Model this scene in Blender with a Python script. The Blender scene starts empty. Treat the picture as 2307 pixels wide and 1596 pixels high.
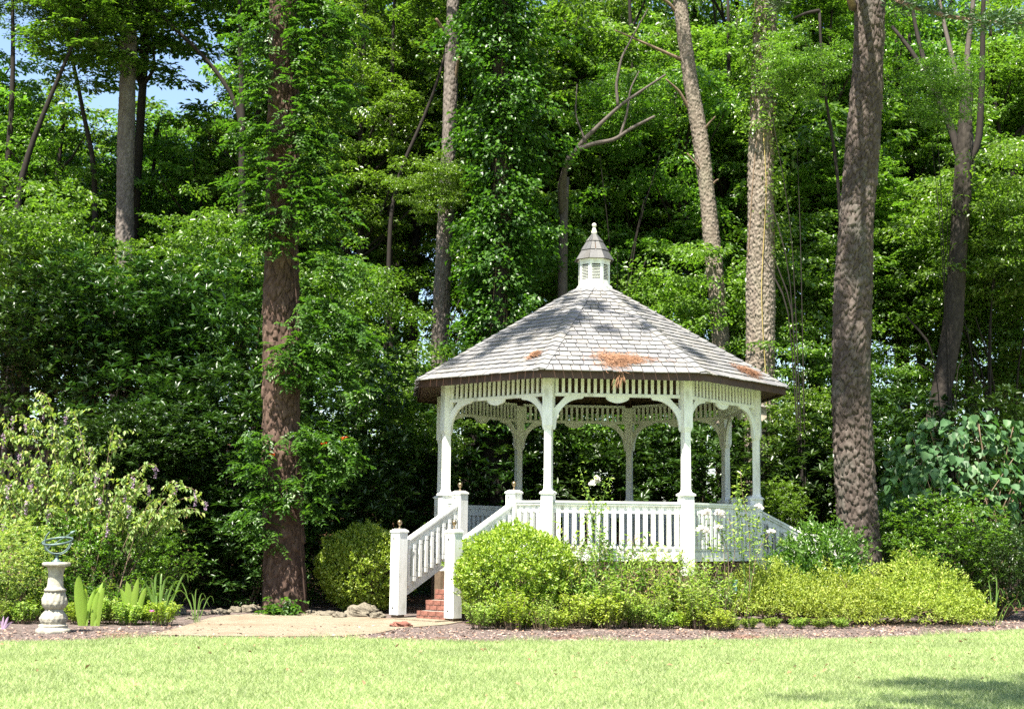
import bpy, math, random
import numpy as np
from mathutils import Matrix, Vector

R_ = math.radians
random.seed(7)
rng = np.random.default_rng(7)
scene = bpy.context.scene
COL = scene.collection

# ------------------------------------------------------------------ camera, sky, sun, exposure
CAM_Z = 1.65
PITCH, ROLL, FPX = 0.1300, 0.0111, 3110.1           # FPX: focal length in units of a 2307-wide picture
cam = bpy.data.cameras.new('camera')
cam.lens = 36 * FPX / 2307.0
cam.sensor_width = 36
cam.clip_start = 0.1
cam.clip_end = 2000
cam.dof.use_dof = True
cam.dof.focus_distance = 28.5
cam.dof.aperture_fstop = 2.2
cam_o = bpy.data.objects.new('camera', cam)
COL.objects.link(cam_o)
cam_o.matrix_world = Matrix.Translation((0, 0, CAM_Z)) @ Matrix.Rotation(R_(90) + PITCH, 4, 'X') @ Matrix.Rotation(ROLL, 4, 'Z')
scene.camera = cam_o

SUN_EL = 62.0
SUN_AZ = (-0.46, -0.888)                            # horizontal direction towards the sun
world = bpy.data.worlds.new('World')
scene.world = world
world.use_nodes = True
wn = world.node_tree
sky = wn.nodes.new('ShaderNodeTexSky')
sky.sky_type = 'NISHITA'
sky.sun_disc = False
sky.sun_elevation = R_(SUN_EL)
sky.sun_rotation = math.atan2(SUN_AZ[0], SUN_AZ[1])
sky.air_density = 1.0
sky.dust_density = 1.2
wn.nodes['Background'].inputs['Strength'].default_value = 0.078
wn.links.new(sky.outputs[0], wn.nodes['Background'].inputs['Color'])

sun = bpy.data.lights.new('sun', 'SUN')
sun.energy = 5.0
sun.angle = R_(0.53)
sun.color = (1.0, 0.94, 0.82)
sun_o = bpy.data.objects.new('sun', sun)
COL.objects.link(sun_o)
ce = math.cos(R_(SUN_EL))
sun_dir = Vector((SUN_AZ[0] * ce, SUN_AZ[1] * ce, math.sin(R_(SUN_EL))))
sun_o.rotation_euler = sun_dir.to_track_quat('Z', 'Y').to_euler()
sun_o.location = (-20, -20, 40)

scene.view_settings.view_transform = 'Standard'
scene.view_settings.look = 'None'
scene.view_settings.exposure = 2.0
scene.view_settings.gamma = 1.0
scene.view_settings.use_curve_mapping = False
scene.cycles.max_bounces = 8
scene.cycles.diffuse_bounces = 4
scene.cycles.glossy_bounces = 2
scene.cycles.transmission_bounces = 4
scene.cycles.use_denoising = False

# ------------------------------------------------------------------ helpers: places
CR, SR, CP, SP = math.cos(ROLL), math.sin(ROLL), math.cos(PITCH), math.sin(PITCH)

def ray(u, v):
    a, b = u - 1153.5, v - 798.0
    X, Y = CR * a + SR * b, -SR * a + CR * b
    t = -Y / FPX
    return X / FPX, CP - t * SP, SP + t * CP

def at(u, v, d):
    """the point of the place that stands at depth d along a line of sight"""
    x, y, z = ray(u, v)
    k = d / y
    return (x * k, d, CAM_Z + z * k)

def gnd(u, v, zg=0.0):
    x, y, z = ray(u, v)
    k = (zg - CAM_Z) / z
    return (x * k, y * k, zg)

def sstep(a, b, x):
    t = np.clip((x - a) / (b - a), 0, 1)
    return t * t * (3 - 2 * t)

def tz(x, y):
    """height of the terrain: flat in front, a wooded bank rising behind"""
    x = np.asarray(x, float); y = np.asarray(y, float)
    rise = 5.6 - 3.2 * sstep(-6, 8, x)
    z = rise * sstep(33, 66, y)
    z = z + 0.16 * np.sin(x * 0.7 + y * 0.31) * np.sin(y * 0.53 - x * 0.2) * sstep(31, 40, y)
    return z + 0.05 * sstep(24, 30, y) * (1 + np.sin(x * 1.3) * np.sin(y * 1.1)) * 0.5

# ------------------------------------------------------------------ helpers: objects
def tag(o, label=None, cat=None, group=None, kind=None):
    if label: o['label'] = label
    if cat: o['category'] = cat
    if group: o['group'] = group
    if kind: o['kind'] = kind
    return o

def thing(name, label, cat, loc=(0, 0, 0), rz=0.0, group=None):
    o = bpy.data.objects.new(name, None)
    o.empty_display_size = 0.3
    COL.objects.link(o)
    o.location = loc
    o.rotation_euler = (0, 0, rz)
    return tag(o, label, cat, group)

def obj(name, me, mat=None, parent=None, loc=(0, 0, 0), rot=(0, 0, 0), kind=None):
    if mat is not None and len(me.materials) == 0:
        me.materials.append(mat)
    o = bpy.data.objects.new(name, me)
    COL.objects.link(o)
    if parent is not None:
        o.parent = parent
    o.location = loc
    o.rotation_euler = rot
    if kind: o['kind'] = kind
    return o

def mesh_np(name, V, F, smooth=False):
    """V (n,3); F (m,k) of one face size"""
    V = np.ascontiguousarray(V, dtype=np.float32)
    F = np.ascontiguousarray(F, dtype=np.int32)
    me = bpy.data.meshes.new(name)
    m, k = F.shape
    me.vertices.add(len(V)); me.vertices.foreach_set('co', V.ravel())
    me.loops.add(m * k); me.loops.foreach_set('vertex_index', F.ravel())
    me.polygons.add(m)
    me.polygons.foreach_set('loop_start', np.arange(0, m * k, k, dtype=np.int32))
    me.polygons.foreach_set('loop_total', np.full(m, k, dtype=np.int32))
    if smooth:
        me.polygons.foreach_set('use_smooth', np.ones(m, dtype=bool))
    me.update(calc_edges=True)
    return me

class MB:
    """collects shapes into one mesh"""
    def __init__(s):
        s.v, s.f = [], []
    def add(s, vs, fs):
        n = len(s.v)
        s.v.extend([tuple(p) for p in vs])
        s.f.extend([tuple(i + n for i in f) for f in fs])
        return s
    def box(s, c, d, m=None):
        x, y, z = d[0] / 2, d[1] / 2, d[2] / 2
        vs = [Vector((sx * x, sy * y, sz * z)) for sz in (-1, 1) for sy in (-1, 1) for sx in (-1, 1)]
        if m is not None: vs = [m @ p for p in vs]
        vs = [p + Vector(c) for p in vs]
        return s.add(vs, [(0, 2, 3, 1), (4, 5, 7, 6), (0, 1, 5, 4), (2, 6, 7, 3), (0, 4, 6, 2), (1, 3, 7, 5)])
    def frustum(s, z0, w0, z1, w1, cx=0, cy=0):
        vs = []
        for z, w in ((z0, w0), (z1, w1)):
            h = w / 2
            vs += [(cx - h, cy - h, z), (cx + h, cy - h, z), (cx + h, cy + h, z), (cx - h, cy + h, z)]
        return s.add(vs, [(3, 2, 1, 0), (4, 5, 6, 7), (0, 1, 5, 4), (1, 2, 6, 5), (2, 3, 7, 6), (3, 0, 4, 7)])
    def prism(s, poly, y0, y1):
        """polygon in x,z (counter-clockwise seen from -y), extruded along y"""
        n = len(poly)
        vs = [(p[0], y0, p[1]) for p in poly] + [(p[0], y1, p[1]) for p in poly]
        fs = [tuple(range(n)), tuple(range(2 * n - 1, n - 1, -1))]
        fs += [(i, i + n, (i + 1) % n + n, (i + 1) % n) for i in range(n)]
        return s.add(vs, fs)
    def lathe(s, prof, n=16, c=(0, 0, 0), sq=1.0, a0=0.0):
        vs = []
        for r, z in prof:
            for k in range(n):
                a = a0 + 2 * math.pi * k / n
                vs.append((c[0] + r * math.cos(a), c[1] + sq * r * math.sin(a), c[2] + z))
        fs = []
        for i in range(len(prof) - 1):
            for k in range(n):
                k2 = (k + 1) % n
                fs.append((i * n + k, i * n + k2, (i + 1) * n + k2, (i + 1) * n + k))
        fs.append(tuple(range(n - 1, -1, -1)))
        b = (len(prof) - 1) * n
        fs.append(tuple(range(b, b + n)))
        return s.add(vs, fs)
    def tube(s, pts, rad, n=6):
        pts = [Vector(p) for p in pts]
        vs, fs = [], []
        ref = Vector((0.31, 0.95, 0.05))
        for i, p in enumerate(pts):
            d = (pts[min(i + 1, len(pts) - 1)] - pts[max(i - 1, 0)]).normalized()
            a = d.cross(ref)
            if a.length < 1e-3: a = d.cross(Vector((1, 0, 0)))
            a.normalize(); b = d.cross(a)
            r = rad[i] if hasattr(rad, '__len__') else rad
            for k in range(n):
                t = 2 * math.pi * k / n
                vs.append(p + a * (r * math.cos(t)) + b * (r * math.sin(t)))
        for i in range(len(pts) - 1):
            for k in range(n):
                k2 = (k + 1) % n
                fs.append((i * n + k, i * n + k2, (i + 1) * n + k2, (i + 1) * n + k))
        fs.append(tuple(range(n - 1, -1, -1)))
        b = (len(pts) - 1) * n
        fs.append(tuple(range(b, b + n)))
        return s.add(vs, fs)
    def mesh(s, name, smooth=False):
        me = bpy.data.meshes.new(name)
        me.from_pydata(s.v, [], s.f)
        if smooth:
            me.polygons.foreach_set('use_smooth', np.ones(len(me.polygons), dtype=bool))
        me.update()
        return me

def bez(p0, p1, p2, n):
    p0, p1, p2 = Vector(p0), Vector(p1), Vector(p2)
    return [p0 * (1 - t) ** 2 + p1 * 2 * t * (1 - t) + p2 * t * t for t in [i / (n - 1) for i in range(n)]]

# ------------------------------------------------------------------ helpers: materials
def nodes_of(name):
    m = bpy.data.materials.new(name)
    m.use_nodes = True
    nt = m.node_tree
    return m, nt, nt.nodes, nt.links, nt.nodes['Principled BSDF']

def ramp(N, stops):
    r = N.new('ShaderNodeValToRGB')
    el = r.color_ramp.elements
    el[0].position, el[0].color = stops[0][0], (*stops[0][1], 1)
    el[1].position, el[1].color = stops[-1][0], (*stops[-1][1], 1)
    for p, c in stops[1:-1]:
        e = el.new(p); e.color = (*c, 1)
    return r

def noise(N, L, scale, detail=4, rough=0.6, vec=None, dist=0.0):
    n = N.new('ShaderNodeTexNoise')
    n.inputs['Scale'].default_value = scale
    n.inputs['Detail'].default_value = detail
    n.inputs['Roughness'].default_value = rough
    n.inputs['Distortion'].default_value = dist
    if vec is not None: L.new(vec, n.inputs['Vector'])
    return n

def objco(N, L, scale=(1, 1, 1)):
    t = N.new('ShaderNodeTexCoord'); m = N.new('ShaderNodeMapping')
    m.inputs['Scale'].default_value = scale
    L.new(t.outputs['Object'], m.inputs['Vector'])
    return m.outputs['Vector']

def mathn(N, L, op, a, b):
    m = N.new('ShaderNodeMath'); m.operation = op
    for i, q in enumerate((a, b)):
        if isinstance(q, (int, float)): m.inputs[i].default_value = q
        else: L.new(q, m.inputs[i])
    return m.outputs[0]

def bump(N, L, h, strength, dist, bsdf):
    b = N.new('ShaderNodeBump')
    b.inputs['Strength'].default_value = strength
    b.inputs['Distance'].default_value = dist
    L.new(h, b.inputs['Height']); L.new(b.outputs['Normal'], bsdf.inputs['Normal'])

def island_rand(N, L):
    g = N.new('ShaderNodeNewGeometry'); o = N.new('ShaderNodeObjectInfo')
    s = mathn(N, L, 'ADD', g.outputs['Random Per Island'], o.outputs['Random'])
    return mathn(N, L, 'FRACT', s, 0.0)

def leaf_mat(name, cols, trans=0.35, tcol=None, rough=0.42, spec=0.5, treevar=0.25):
    """cols: dark, mid, light leaf colours; each leaf picks its own"""
    m, nt, N, L, B = nodes_of(name)
    g = N.new('ShaderNodeNewGeometry'); oi = N.new('ShaderNodeObjectInfo')
    r = ramp(N, [(0.0, cols[0]), (0.55, cols[1]), (1.0, cols[2])])
    L.new(g.outputs['Random Per Island'], r.inputs['Fac'])
    hs = N.new('ShaderNodeHueSaturation')
    L.new(r.outputs['Color'], hs.inputs['Color'])
    hv = mathn(N, L, 'ADD', mathn(N, L, 'MULTIPLY', oi.outputs['Random'], 0.028 * treevar / 0.25), 0.5 - 0.012 * treevar / 0.25)
    L.new(hv, hs.inputs['Hue'])
    vv = mathn(N, L, 'ADD', mathn(N, L, 'MULTIPLY', oi.outputs['Random'], treevar * 2), 1 - treevar)
    L.new(vv, hs.inputs['Value'])
    L.new(hs.outputs['Color'], B.inputs['Base Color'])
    B.inputs['Roughness'].default_value = rough
    B.inputs['Specular IOR Level'].default_value = spec
    t = N.new('ShaderNodeBsdfTranslucent')
    mx = N.new('ShaderNodeMix'); mx.data_type = 'RGBA'; mx.blend_type = 'MULTIPLY'
    mx.inputs['Factor'].default_value = 1.0
    L.new(hs.outputs['Color'], mx.inputs['A'])
    mx.inputs['B'].default_value = (*(tcol or (1.7, 1.75, 0.7)), 1)
    L.new(mx.outputs['Result'], t.inputs['Color'])
    ms = N.new('ShaderNodeMixShader'); ms.inputs['Fac'].default_value = trans
    L.new(B.outputs[0], ms.inputs[1]); L.new(t.outputs[0], ms.inputs[2])
    L.new(ms.outputs[0], N['Material Output'].inputs['Surface'])
    return m

def plain(name, col, rough=0.6, var=0.15, scale=6, bmp=0.0, spec=0.4, metal=0.0):
    m, nt, N, L, B = nodes_of(name)
    v = objco(N, L)
    n = noise(N, L, scale, 5, 0.65, v)
    r = ramp(N, [(0.3, tuple(c * (1 - var) for c in col)), (0.7, tuple(min(1, c * (1 + var)) for c in col))])
    L.new(n.outputs['Fac'], r.inputs['Fac']); L.new(r.outputs['Color'], B.inputs['Base Color'])
    B.inputs['Roughness'].default_value = rough
    B.inputs['Specular IOR Level'].default_value = spec
    B.inputs['Metallic'].default_value = metal
    if bmp:
        n2 = noise(N, L, scale * 4, 6, 0.7, v)
        bump(N, L, n2.outputs['Fac'], bmp, 0.02, B)
    return m

def white_paint():
    m, nt, N, L, B = nodes_of('white_paint')
    v = objco(N, L, (1, 1, 0.35))
    n = noise(N, L, 5, 6, 0.7, v)
    r = ramp(N, [(0.30, (0.40, 0.40, 0.34)), (0.44, (0.60, 0.61, 0.57)), (0.62, (0.70, 0.71, 0.69))])
    L.new(n.outputs['Fac'], r.inputs['Fac']); L.new(r.outputs['Color'], B.inputs['Base Color'])
    B.inputs['Roughness'].default_value = 0.5
    n2 = noise(N, L, 40, 3, 0.6, objco(N, L, (1, 1, 0.08)))
    bump(N, L, n2.outputs['Fac'], 0.15, 0.004, B)
    return m

def bark_mat(name, c0, c1, c2, lichen=None, sc=1.0):
    m, nt, N, L, B = nodes_of(name)
    a = N.new('ShaderNodeAttribute'); a.attribute_name = 'tone'
    v = objco(N, L, (1, 1, 0.45))
    n = noise(N, L, 17 * sc, 7, 0.72, v, 0.4)
    f = mathn(N, L, 'ADD', mathn(N, L, 'MULTIPLY', a.outputs['Fac'], 0.36), mathn(N, L, 'MULTIPLY', n.outputs['Fac'], 0.62))
    r = ramp(N, [(0.2, c0), (0.5, c1), (0.8, c2)])
    L.new(f, r.inputs['Fac'])
    out = r.outputs['Color']
    if lichen:
        n3 = noise(N, L, 1.3, 5, 0.7, objco(N, L, (1, 1, 0.5)))
        rr = ramp(N, [(0.52, (0, 0, 0)), (0.66, (1, 1, 1))])
        L.new(n3.outputs['Fac'], rr.inputs['Fac'])
        mx = N.new('ShaderNodeMix'); mx.data_type = 'RGBA'
        L.new(mathn(N, L, 'MULTIPLY', rr.outputs['Color'], 0.35), mx.inputs['Factor'])
        L.new(out, mx.inputs['A']); mx.inputs['B'].default_value = (*lichen, 1)
        out = mx.outputs['Result']
    L.new(out, B.inputs['Base Color'])
    B.inputs['Roughness'].default_value = 0.9
    B.inputs['Specular IOR Level'].default_value = 0.2
    n4 = noise(N, L, 26 * sc, 6, 0.75, objco(N, L, (1, 1, 0.3)))
    bump(N, L, n4.outputs['Fac'], 0.3, 0.015, B)
    return m

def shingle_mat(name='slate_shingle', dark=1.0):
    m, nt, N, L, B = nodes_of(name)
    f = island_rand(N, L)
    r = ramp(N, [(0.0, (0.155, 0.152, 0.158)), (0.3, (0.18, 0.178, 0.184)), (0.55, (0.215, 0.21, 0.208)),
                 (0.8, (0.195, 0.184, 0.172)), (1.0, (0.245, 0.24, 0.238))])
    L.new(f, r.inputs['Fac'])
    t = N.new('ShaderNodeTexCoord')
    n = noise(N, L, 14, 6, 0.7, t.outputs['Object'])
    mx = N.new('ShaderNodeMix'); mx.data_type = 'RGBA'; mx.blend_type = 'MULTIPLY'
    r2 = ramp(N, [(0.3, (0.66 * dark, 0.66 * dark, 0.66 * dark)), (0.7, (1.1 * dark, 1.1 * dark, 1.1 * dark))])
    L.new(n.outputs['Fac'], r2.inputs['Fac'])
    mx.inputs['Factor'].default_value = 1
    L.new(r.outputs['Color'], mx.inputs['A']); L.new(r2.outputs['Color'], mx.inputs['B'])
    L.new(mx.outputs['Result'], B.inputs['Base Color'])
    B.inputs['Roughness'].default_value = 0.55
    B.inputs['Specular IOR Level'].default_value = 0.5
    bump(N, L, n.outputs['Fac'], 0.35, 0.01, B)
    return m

def ground_mat(name, stops, scale, bmp=0.6, dist=0.04, second=None):
    m, nt, N, L, B = nodes_of(name)
    v = objco(N, L)
    n = noise(N, L, scale, 10, 0.75, v)
    r = ramp(N, stops)
    L.new(n.outputs['Fac'], r.inputs['Fac'])
    out = r.outputs['Color']
    if second:
        n2 = noise(N, L, second[0], 4, 0.6, v)
        rr = ramp(N, [(second[1], (0, 0, 0)), (second[2], (1, 1, 1))])
        L.new(n2.outputs['Fac'], rr.inputs['Fac'])
        mx = N.new('ShaderNodeMix'); mx.data_type = 'RGBA'
        L.new(rr.outputs['Color'], mx.inputs['Factor'])
        L.new(out, mx.inputs['A']); mx.inputs['B'].default_value = (*second[3], 1)
        out = mx.outputs['Result']
    L.new(out, B.inputs['Base Color'])
    B.inputs['Roughness'].default_value = 0.95
    B.inputs['Specular IOR Level'].default_value = 0.15
    n3 = noise(N, L, scale * 3, 8, 0.8, v)
    bump(N, L, n3.outputs['Fac'], bmp, dist, B)
    return m

M = {}
M['white'] = white_paint()
M['slate'] = shingle_mat()
M['slate_shaded'] = shingle_mat('shaded_cupola_slate', 0.42)  # tree shade over the cupola roof, put into a darker slate colour
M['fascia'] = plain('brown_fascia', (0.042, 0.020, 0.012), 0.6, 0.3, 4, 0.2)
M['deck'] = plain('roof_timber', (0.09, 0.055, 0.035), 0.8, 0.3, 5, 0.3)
M['floor'] = plain('floor_timber', (0.16, 0.14, 0.12), 0.8, 0.25, 5, 0.3)
M['lattice'] = plain('lattice_timber', (0.28, 0.19, 0.11), 0.8, 0.25, 7, 0.3)
M['stub'] = plain('post_stub', (0.12, 0.085, 0.055), 0.85, 0.3, 7, 0.4)
M['brass'] = plain('aged_brass', (0.20, 0.15, 0.09), 0.35, 0.35, 20, 0.1, 0.5, 0.8)
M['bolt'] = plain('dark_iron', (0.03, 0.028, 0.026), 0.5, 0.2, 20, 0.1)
M['finial'] = plain('finial_paint', (0.50, 0.49, 0.42), 0.6, 0.2, 9, 0.2)
M['brick'] = plain('red_brick', (0.165, 0.068, 0.048), 0.9, 0.5, 11, 0.5)
M['mortar'] = plain('mortar', (0.30, 0.27, 0.24), 0.95, 0.2, 14, 0.5)
M['stone'] = plain('field_stone', (0.155, 0.135, 0.10), 0.9, 0.5, 6, 0.9)
M['cast_stone'] = plain('cast_stone', (0.29, 0.275, 0.22), 0.9, 0.4, 7, 0.6)
M['verdigris'] = plain('verdigris_metal', (0.10, 0.15, 0.145), 0.55, 0.3, 9, 0.2, 0.5, 0.4)
M['birdbox'] = plain('birdbox_wood', (0.34, 0.29, 0.23), 0.85, 0.2, 9, 0.3)
M['needles'] = plain('pine_needles', (0.22, 0.115, 0.065), 0.85, 0.45, 12, 0.0)
M['petal'] = leaf_mat('white_petal', [(0.70, 0.66, 0.64), (0.78, 0.75, 0.72), (0.82, 0.80, 0.78)], 0.3, (1, 1, 1), 0.6, 0.2, 0.02)
M['purple'] = leaf_mat('purple_petal', [(0.26, 0.17, 0.28), (0.38, 0.27, 0.39), (0.48, 0.36, 0.44)], 0.3, (1, 1, 1), 0.6, 0.2, 0.02)
M['pink'] = leaf_mat('pink_petal', [(0.55, 0.10, 0.30), (0.6, 0.2, 0.4), (0.6, 0.2, 0.4)], 0.3, (1, 1, 1), 0.6, 0.2, 0.02)
M['orange'] = leaf_mat('orange_petal', [(0.60, 0.06, 0.01), (0.7, 0.1, 0.02), (0.7, 0.1, 0.02)], 0.3, (1, 1, 1), 0.6, 0.2, 0.02)
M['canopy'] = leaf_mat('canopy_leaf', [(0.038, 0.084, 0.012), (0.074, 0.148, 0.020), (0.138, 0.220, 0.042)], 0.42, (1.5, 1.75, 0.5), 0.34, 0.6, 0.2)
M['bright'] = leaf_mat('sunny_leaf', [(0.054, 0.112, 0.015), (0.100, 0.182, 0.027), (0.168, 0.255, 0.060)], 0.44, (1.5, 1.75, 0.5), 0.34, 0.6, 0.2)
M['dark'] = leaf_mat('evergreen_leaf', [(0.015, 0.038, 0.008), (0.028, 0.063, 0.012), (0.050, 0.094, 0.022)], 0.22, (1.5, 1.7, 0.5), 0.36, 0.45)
M['vine'] = leaf_mat('vine_leaf', [(0.024, 0.066, 0.012), (0.046, 0.115, 0.016), (0.085, 0.172, 0.032)], 0.42, (1.6, 1.8, 0.5), 0.38, 0.45, 0.1)
M['blue'] = leaf_mat('broad_blue_leaf', [(0.040, 0.095, 0.036), (0.062, 0.135, 0.050), (0.095, 0.175, 0.062)], 0.34, (1.4, 1.7, 0.5), 0.5, 0.35, 0.05)
M['box'] = leaf_mat('boxwood_leaf', [(0.095, 0.165, 0.012), (0.190, 0.280, 0.025), (0.34, 0.42, 0.07)], 0.35, None, 0.4, 0.5, 0.08)
M['azalea'] = leaf_mat('azalea_leaf', [(0.12, 0.175, 0.018), (0.225, 0.295, 0.035), (0.38, 0.43, 0.10)], 0.35, None, 0.5, 0.4, 0.08)
M['herb'] = leaf_mat('perennial_leaf', [(0.085, 0.150, 0.022), (0.175, 0.265, 0.045), (0.34, 0.42, 0.13)], 0.4, None, 0.5, 0.4, 0.15)
M['butterfly'] = leaf_mat('butterfly_bush_leaf', [(0.105, 0.175, 0.040), (0.170, 0.250, 0.065), (0.32, 0.36, 0.11)], 0.4, None, 0.5, 0.4, 0.05)
M['canna'] = leaf_mat('canna_leaf', [(0.16, 0.26, 0.035), (0.22, 0.33, 0.05), (0.28, 0.38, 0.08)], 0.5, None, 0.4, 0.5, 0.05)
M['strap'] = leaf_mat('strap_leaf', [(0.075, 0.16, 0.03), (0.12, 0.21, 0.045), (0.17, 0.26, 0.07)], 0.4, None, 0.4, 0.5, 0.05)
M['grass'] = leaf_mat('grass_blade', [(0.160, 0.225, 0.078), (0.30, 0.375, 0.165), (0.46, 0.50, 0.285)], 0.5, (1.1, 1.15, 0.9), 0.55, 0.3, 0.02)
M['pine_leaf'] = leaf_mat('pine_foliage', [(0.022, 0.05, 0.014), (0.035, 0.07, 0.02), (0.05, 0.09, 0.03)], 0.15, None, 0.5, 0.4)
M['bark'] = bark_mat('red_pine_bark', (0.030, 0.018, 0.014), (0.066, 0.041, 0.031), (0.135, 0.090, 0.070))
M['bark_flaky'] = bark_mat('flaky_pine_bark', (0.026, 0.020, 0.017), (0.062, 0.048, 0.041), (0.135, 0.112, 0.098), (0.105, 0.115, 0.098))
M['bark_pale'] = bark_mat('pale_pine_bark', (0.075, 0.058, 0.045), (0.165, 0.137, 0.110), (0.265, 0.228, 0.19), (0.15, 0.152, 0.105))
M['bark_grey'] = bark_mat('grey_bark', (0.060, 0.050, 0.044), (0.125, 0.106, 0.094), (0.21, 0.185, 0.165))
M['bark_dark'] = bark_mat('dark_bark', (0.015, 0.012, 0.010), (0.030, 0.025, 0.021), (0.060, 0.050, 0.042))
M['twig'] = plain('twig_bark', (0.15, 0.105, 0.07), 0.9, 0.3, 10)
M['branch_pale'] = plain('bare_branch', (0.24, 0.22, 0.20), 0.9, 0.3, 6, 0.3)
M['litter'] = ground_mat('forest_floor', [(0.3, (0.045, 0.028, 0.017)), (0.5, (0.13, 0.070, 0.042)), (0.72, (0.22, 0.125, 0.08))], 3.0, 0.8, 0.06, (0.25, 0.52, 0.62, (0.04, 0.07, 0.018)))
M['mulch'] = ground_mat('pine_bark_mulch', [(0.34, (0.06, 0.046, 0.040)), (0.5, (0.135, 0.105, 0.095)), (0.66, (0.25, 0.205, 0.19))], 7.0, 1.0, 0.05, (0.6, 0.58, 0.72, (0.19, 0.105, 0.07)))
M['path'] = ground_mat('sandy_path', [(0.3, (0.17, 0.14, 0.10)), (0.7, (0.30, 0.255, 0.19))], 6.0, 0.9, 0.05, (0.9, 0.5, 0.72, (0.20, 0.145, 0.10)))
M['lawn'] = ground_mat('lawn_turf', [(0.3, (0.19, 0.25, 0.09)), (0.5, (0.29, 0.36, 0.15)), (0.7, (0.38, 0.44, 0.22))], 5.0, 0.6, 0.03)

def patchy(m, scale, lo, hi):
    nt = m.node_tree; N, L = nt.nodes, nt.links
    hs = [q for q in N if q.type == 'HUE_SAT'][0]
    src = hs.inputs['Value'].links[0].from_socket
    n = noise(N, L, scale, 5, 0.65, objco(N, L))
    rr = N.new('ShaderNodeMapRange'); rr.inputs['From Min'].default_value = 0.3; rr.inputs['From Max'].default_value = 0.7
    rr.inputs['To Min'].default_value = lo; rr.inputs['To Max'].default_value = hi
    L.new(n.outputs['Fac'], rr.inputs['Value'])
    L.new(mathn(N, L, 'MULTIPLY', src, rr.outputs['Result']), hs.inputs['Value'])
patchy(M['grass'], 0.9, 0.74, 1.16)

# ------------------------------------------------------------------ helpers: leaves
def dirs(n, yaw, pitch, roll):
    """length direction and normal of n leaves"""
    D = np.stack([np.cos(pitch) * np.cos(yaw), np.cos(pitch) * np.sin(yaw), np.sin(pitch)], 1)
    N0 = np.stack([-np.sin(pitch) * np.cos(yaw), -np.sin(pitch) * np.sin(yaw), np.cos(pitch)], 1)
    S0 = np.cross(D, N0)
    Nn = N0 * np.cos(roll)[:, None] + S0 * np.sin(roll)[:, None]
    return D, Nn

def leaf_arrays(P, D, Nn, L, W, fold=0.22, droop=0.12, six=False):
    n = len(P)
    S = np.cross(D, Nn)
    L = np.broadcast_to(L, (n,))[:, None]; W = np.broadcast_to(W, (n,))[:, None]
    if not six:
        V = np.empty((n, 4, 3), np.float32)
        V[:, 0] = P
        V[:, 1] = P + D * L * 0.45 + S * W * 0.5 + Nn * W * fold
        V[:, 2] = P + D * L - Nn * L * droop
        V[:, 3] = P + D * L * 0.45 - S * W * 0.5 + Nn * W * fold
        b = (np.arange(n) * 4)[:, None]
        F = np.concatenate([b + np.array([0, 1, 2]), b + np.array([0, 2, 3])], 0)
    else:
        V = np.empty((n, 6, 3), np.float32)
        V[:, 0] = P
        V[:, 1] = P + D * L * 0.22 + S * W * 0.46 + Nn * W * fold
        V[:, 2] = P + D * L * 0.62 + S * W * 0.40 + Nn * W * fold - Nn * L * droop * 0.3
        V[:, 3] = P + D * L - Nn * L * droop
        V[:, 4] = P + D * L * 0.62 - S * W * 0.40 + Nn * W * fold - Nn * L * droop * 0.3
        V[:, 5] = P + D * L * 0.22 - S * W * 0.46 + Nn * W * fold
        b = (np.arange(n) * 6)[:, None]
        F = np.concatenate([b + np.array(q) for q in ([0, 1, 2], [0, 2, 3], [0, 3, 4], [0, 4, 5])], 0)
    return V.reshape(-1, 3), F

def leaf_mesh(name, P, D, Nn, L, W, **k):
    V, F = leaf_arrays(P, D, Nn, L, W, **k)
    return mesh_np(name, V, F)

def sprays_to_leaves(r, C, n_per, rad, thick, leaf, asp, tilt=0.35, droop=-0.35):
    """flat leafy sprays round the points C: leaves point outwards from each spray's middle"""
    n = len(C)
    idx = np.repeat(np.arange(n), n_per)
    m = len(idx)
    rr = np.sqrt(r.random(m)) * np.repeat(rad * r.uniform(0.6, 1.25, n), n_per)
    th = r.uniform(0, 2 * np.pi, m)
    # each spray leans its own way
    tx = np.repeat(r.normal(0, tilt, n), n_per); ty = np.repeat(r.normal(0, tilt, n), n_per)
    lx, ly = rr * np.cos(th), rr * np.sin(th)
    lz = lx * tx + ly * ty + r.normal(0, thick, m) - 0.18 * rr ** 2 / max(rad, 1e-3)
    P = C[idx] + np.stack([lx, ly, lz], 1)
    yaw = th + r.normal(0, 0.7, m)
    D, Nn = dirs(m, yaw, r.normal(droop, 0.35, m), r.normal(0, 0.5, m))
    L = leaf * r.uniform(0.6, 1.25, m)
    return P, D, Nn, L, L * asp

def crown_points(r, n, rx, rz, low=0.0, power=0.45):
    """spray middles in a lumpy ellipsoid of half-height rz, denser near its surface"""
    v = r.normal(size=(n, 3)); v /= np.linalg.norm(v, axis=1)[:, None]
    k = r.random(n) ** power
    lump = 1 + 0.28 * np.sin(v[:, 0] * 5 + 1.3) * np.sin(v[:, 2] * 6 + v[:, 1] * 4)
    return np.stack([v[:, 0] * rx * k * lump, v[:, 1] * rx * k * lump, v[:, 2] * rz * k], 1)

def copy_tree(o, parent=None):
    c = o.copy()
    COL.objects.link(c)
    if parent is not None: c.parent = parent
    for ch in list(o.children):
        copy_tree(ch, c)
    return c

# ------------------------------------------------------------------ setting: ground
def sheet(name, xs, ys, zf, mat, kind='structure'):
    X, Y = np.meshgrid(xs, ys)
    Z = zf(X, Y)
    V = np.stack([X.ravel(), Y.ravel(), Z.ravel()], 1)
    nx, ny = len(xs), len(ys)
    i = (np.arange(ny - 1)[:, None] * nx + np.arange(nx - 1)[None]).ravel()
    F = np.stack([i, i + 1, i + nx + 1, i + nx], 1)
    return obj(name, mesh_np(name, V, F, True), mat, kind=kind)

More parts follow.
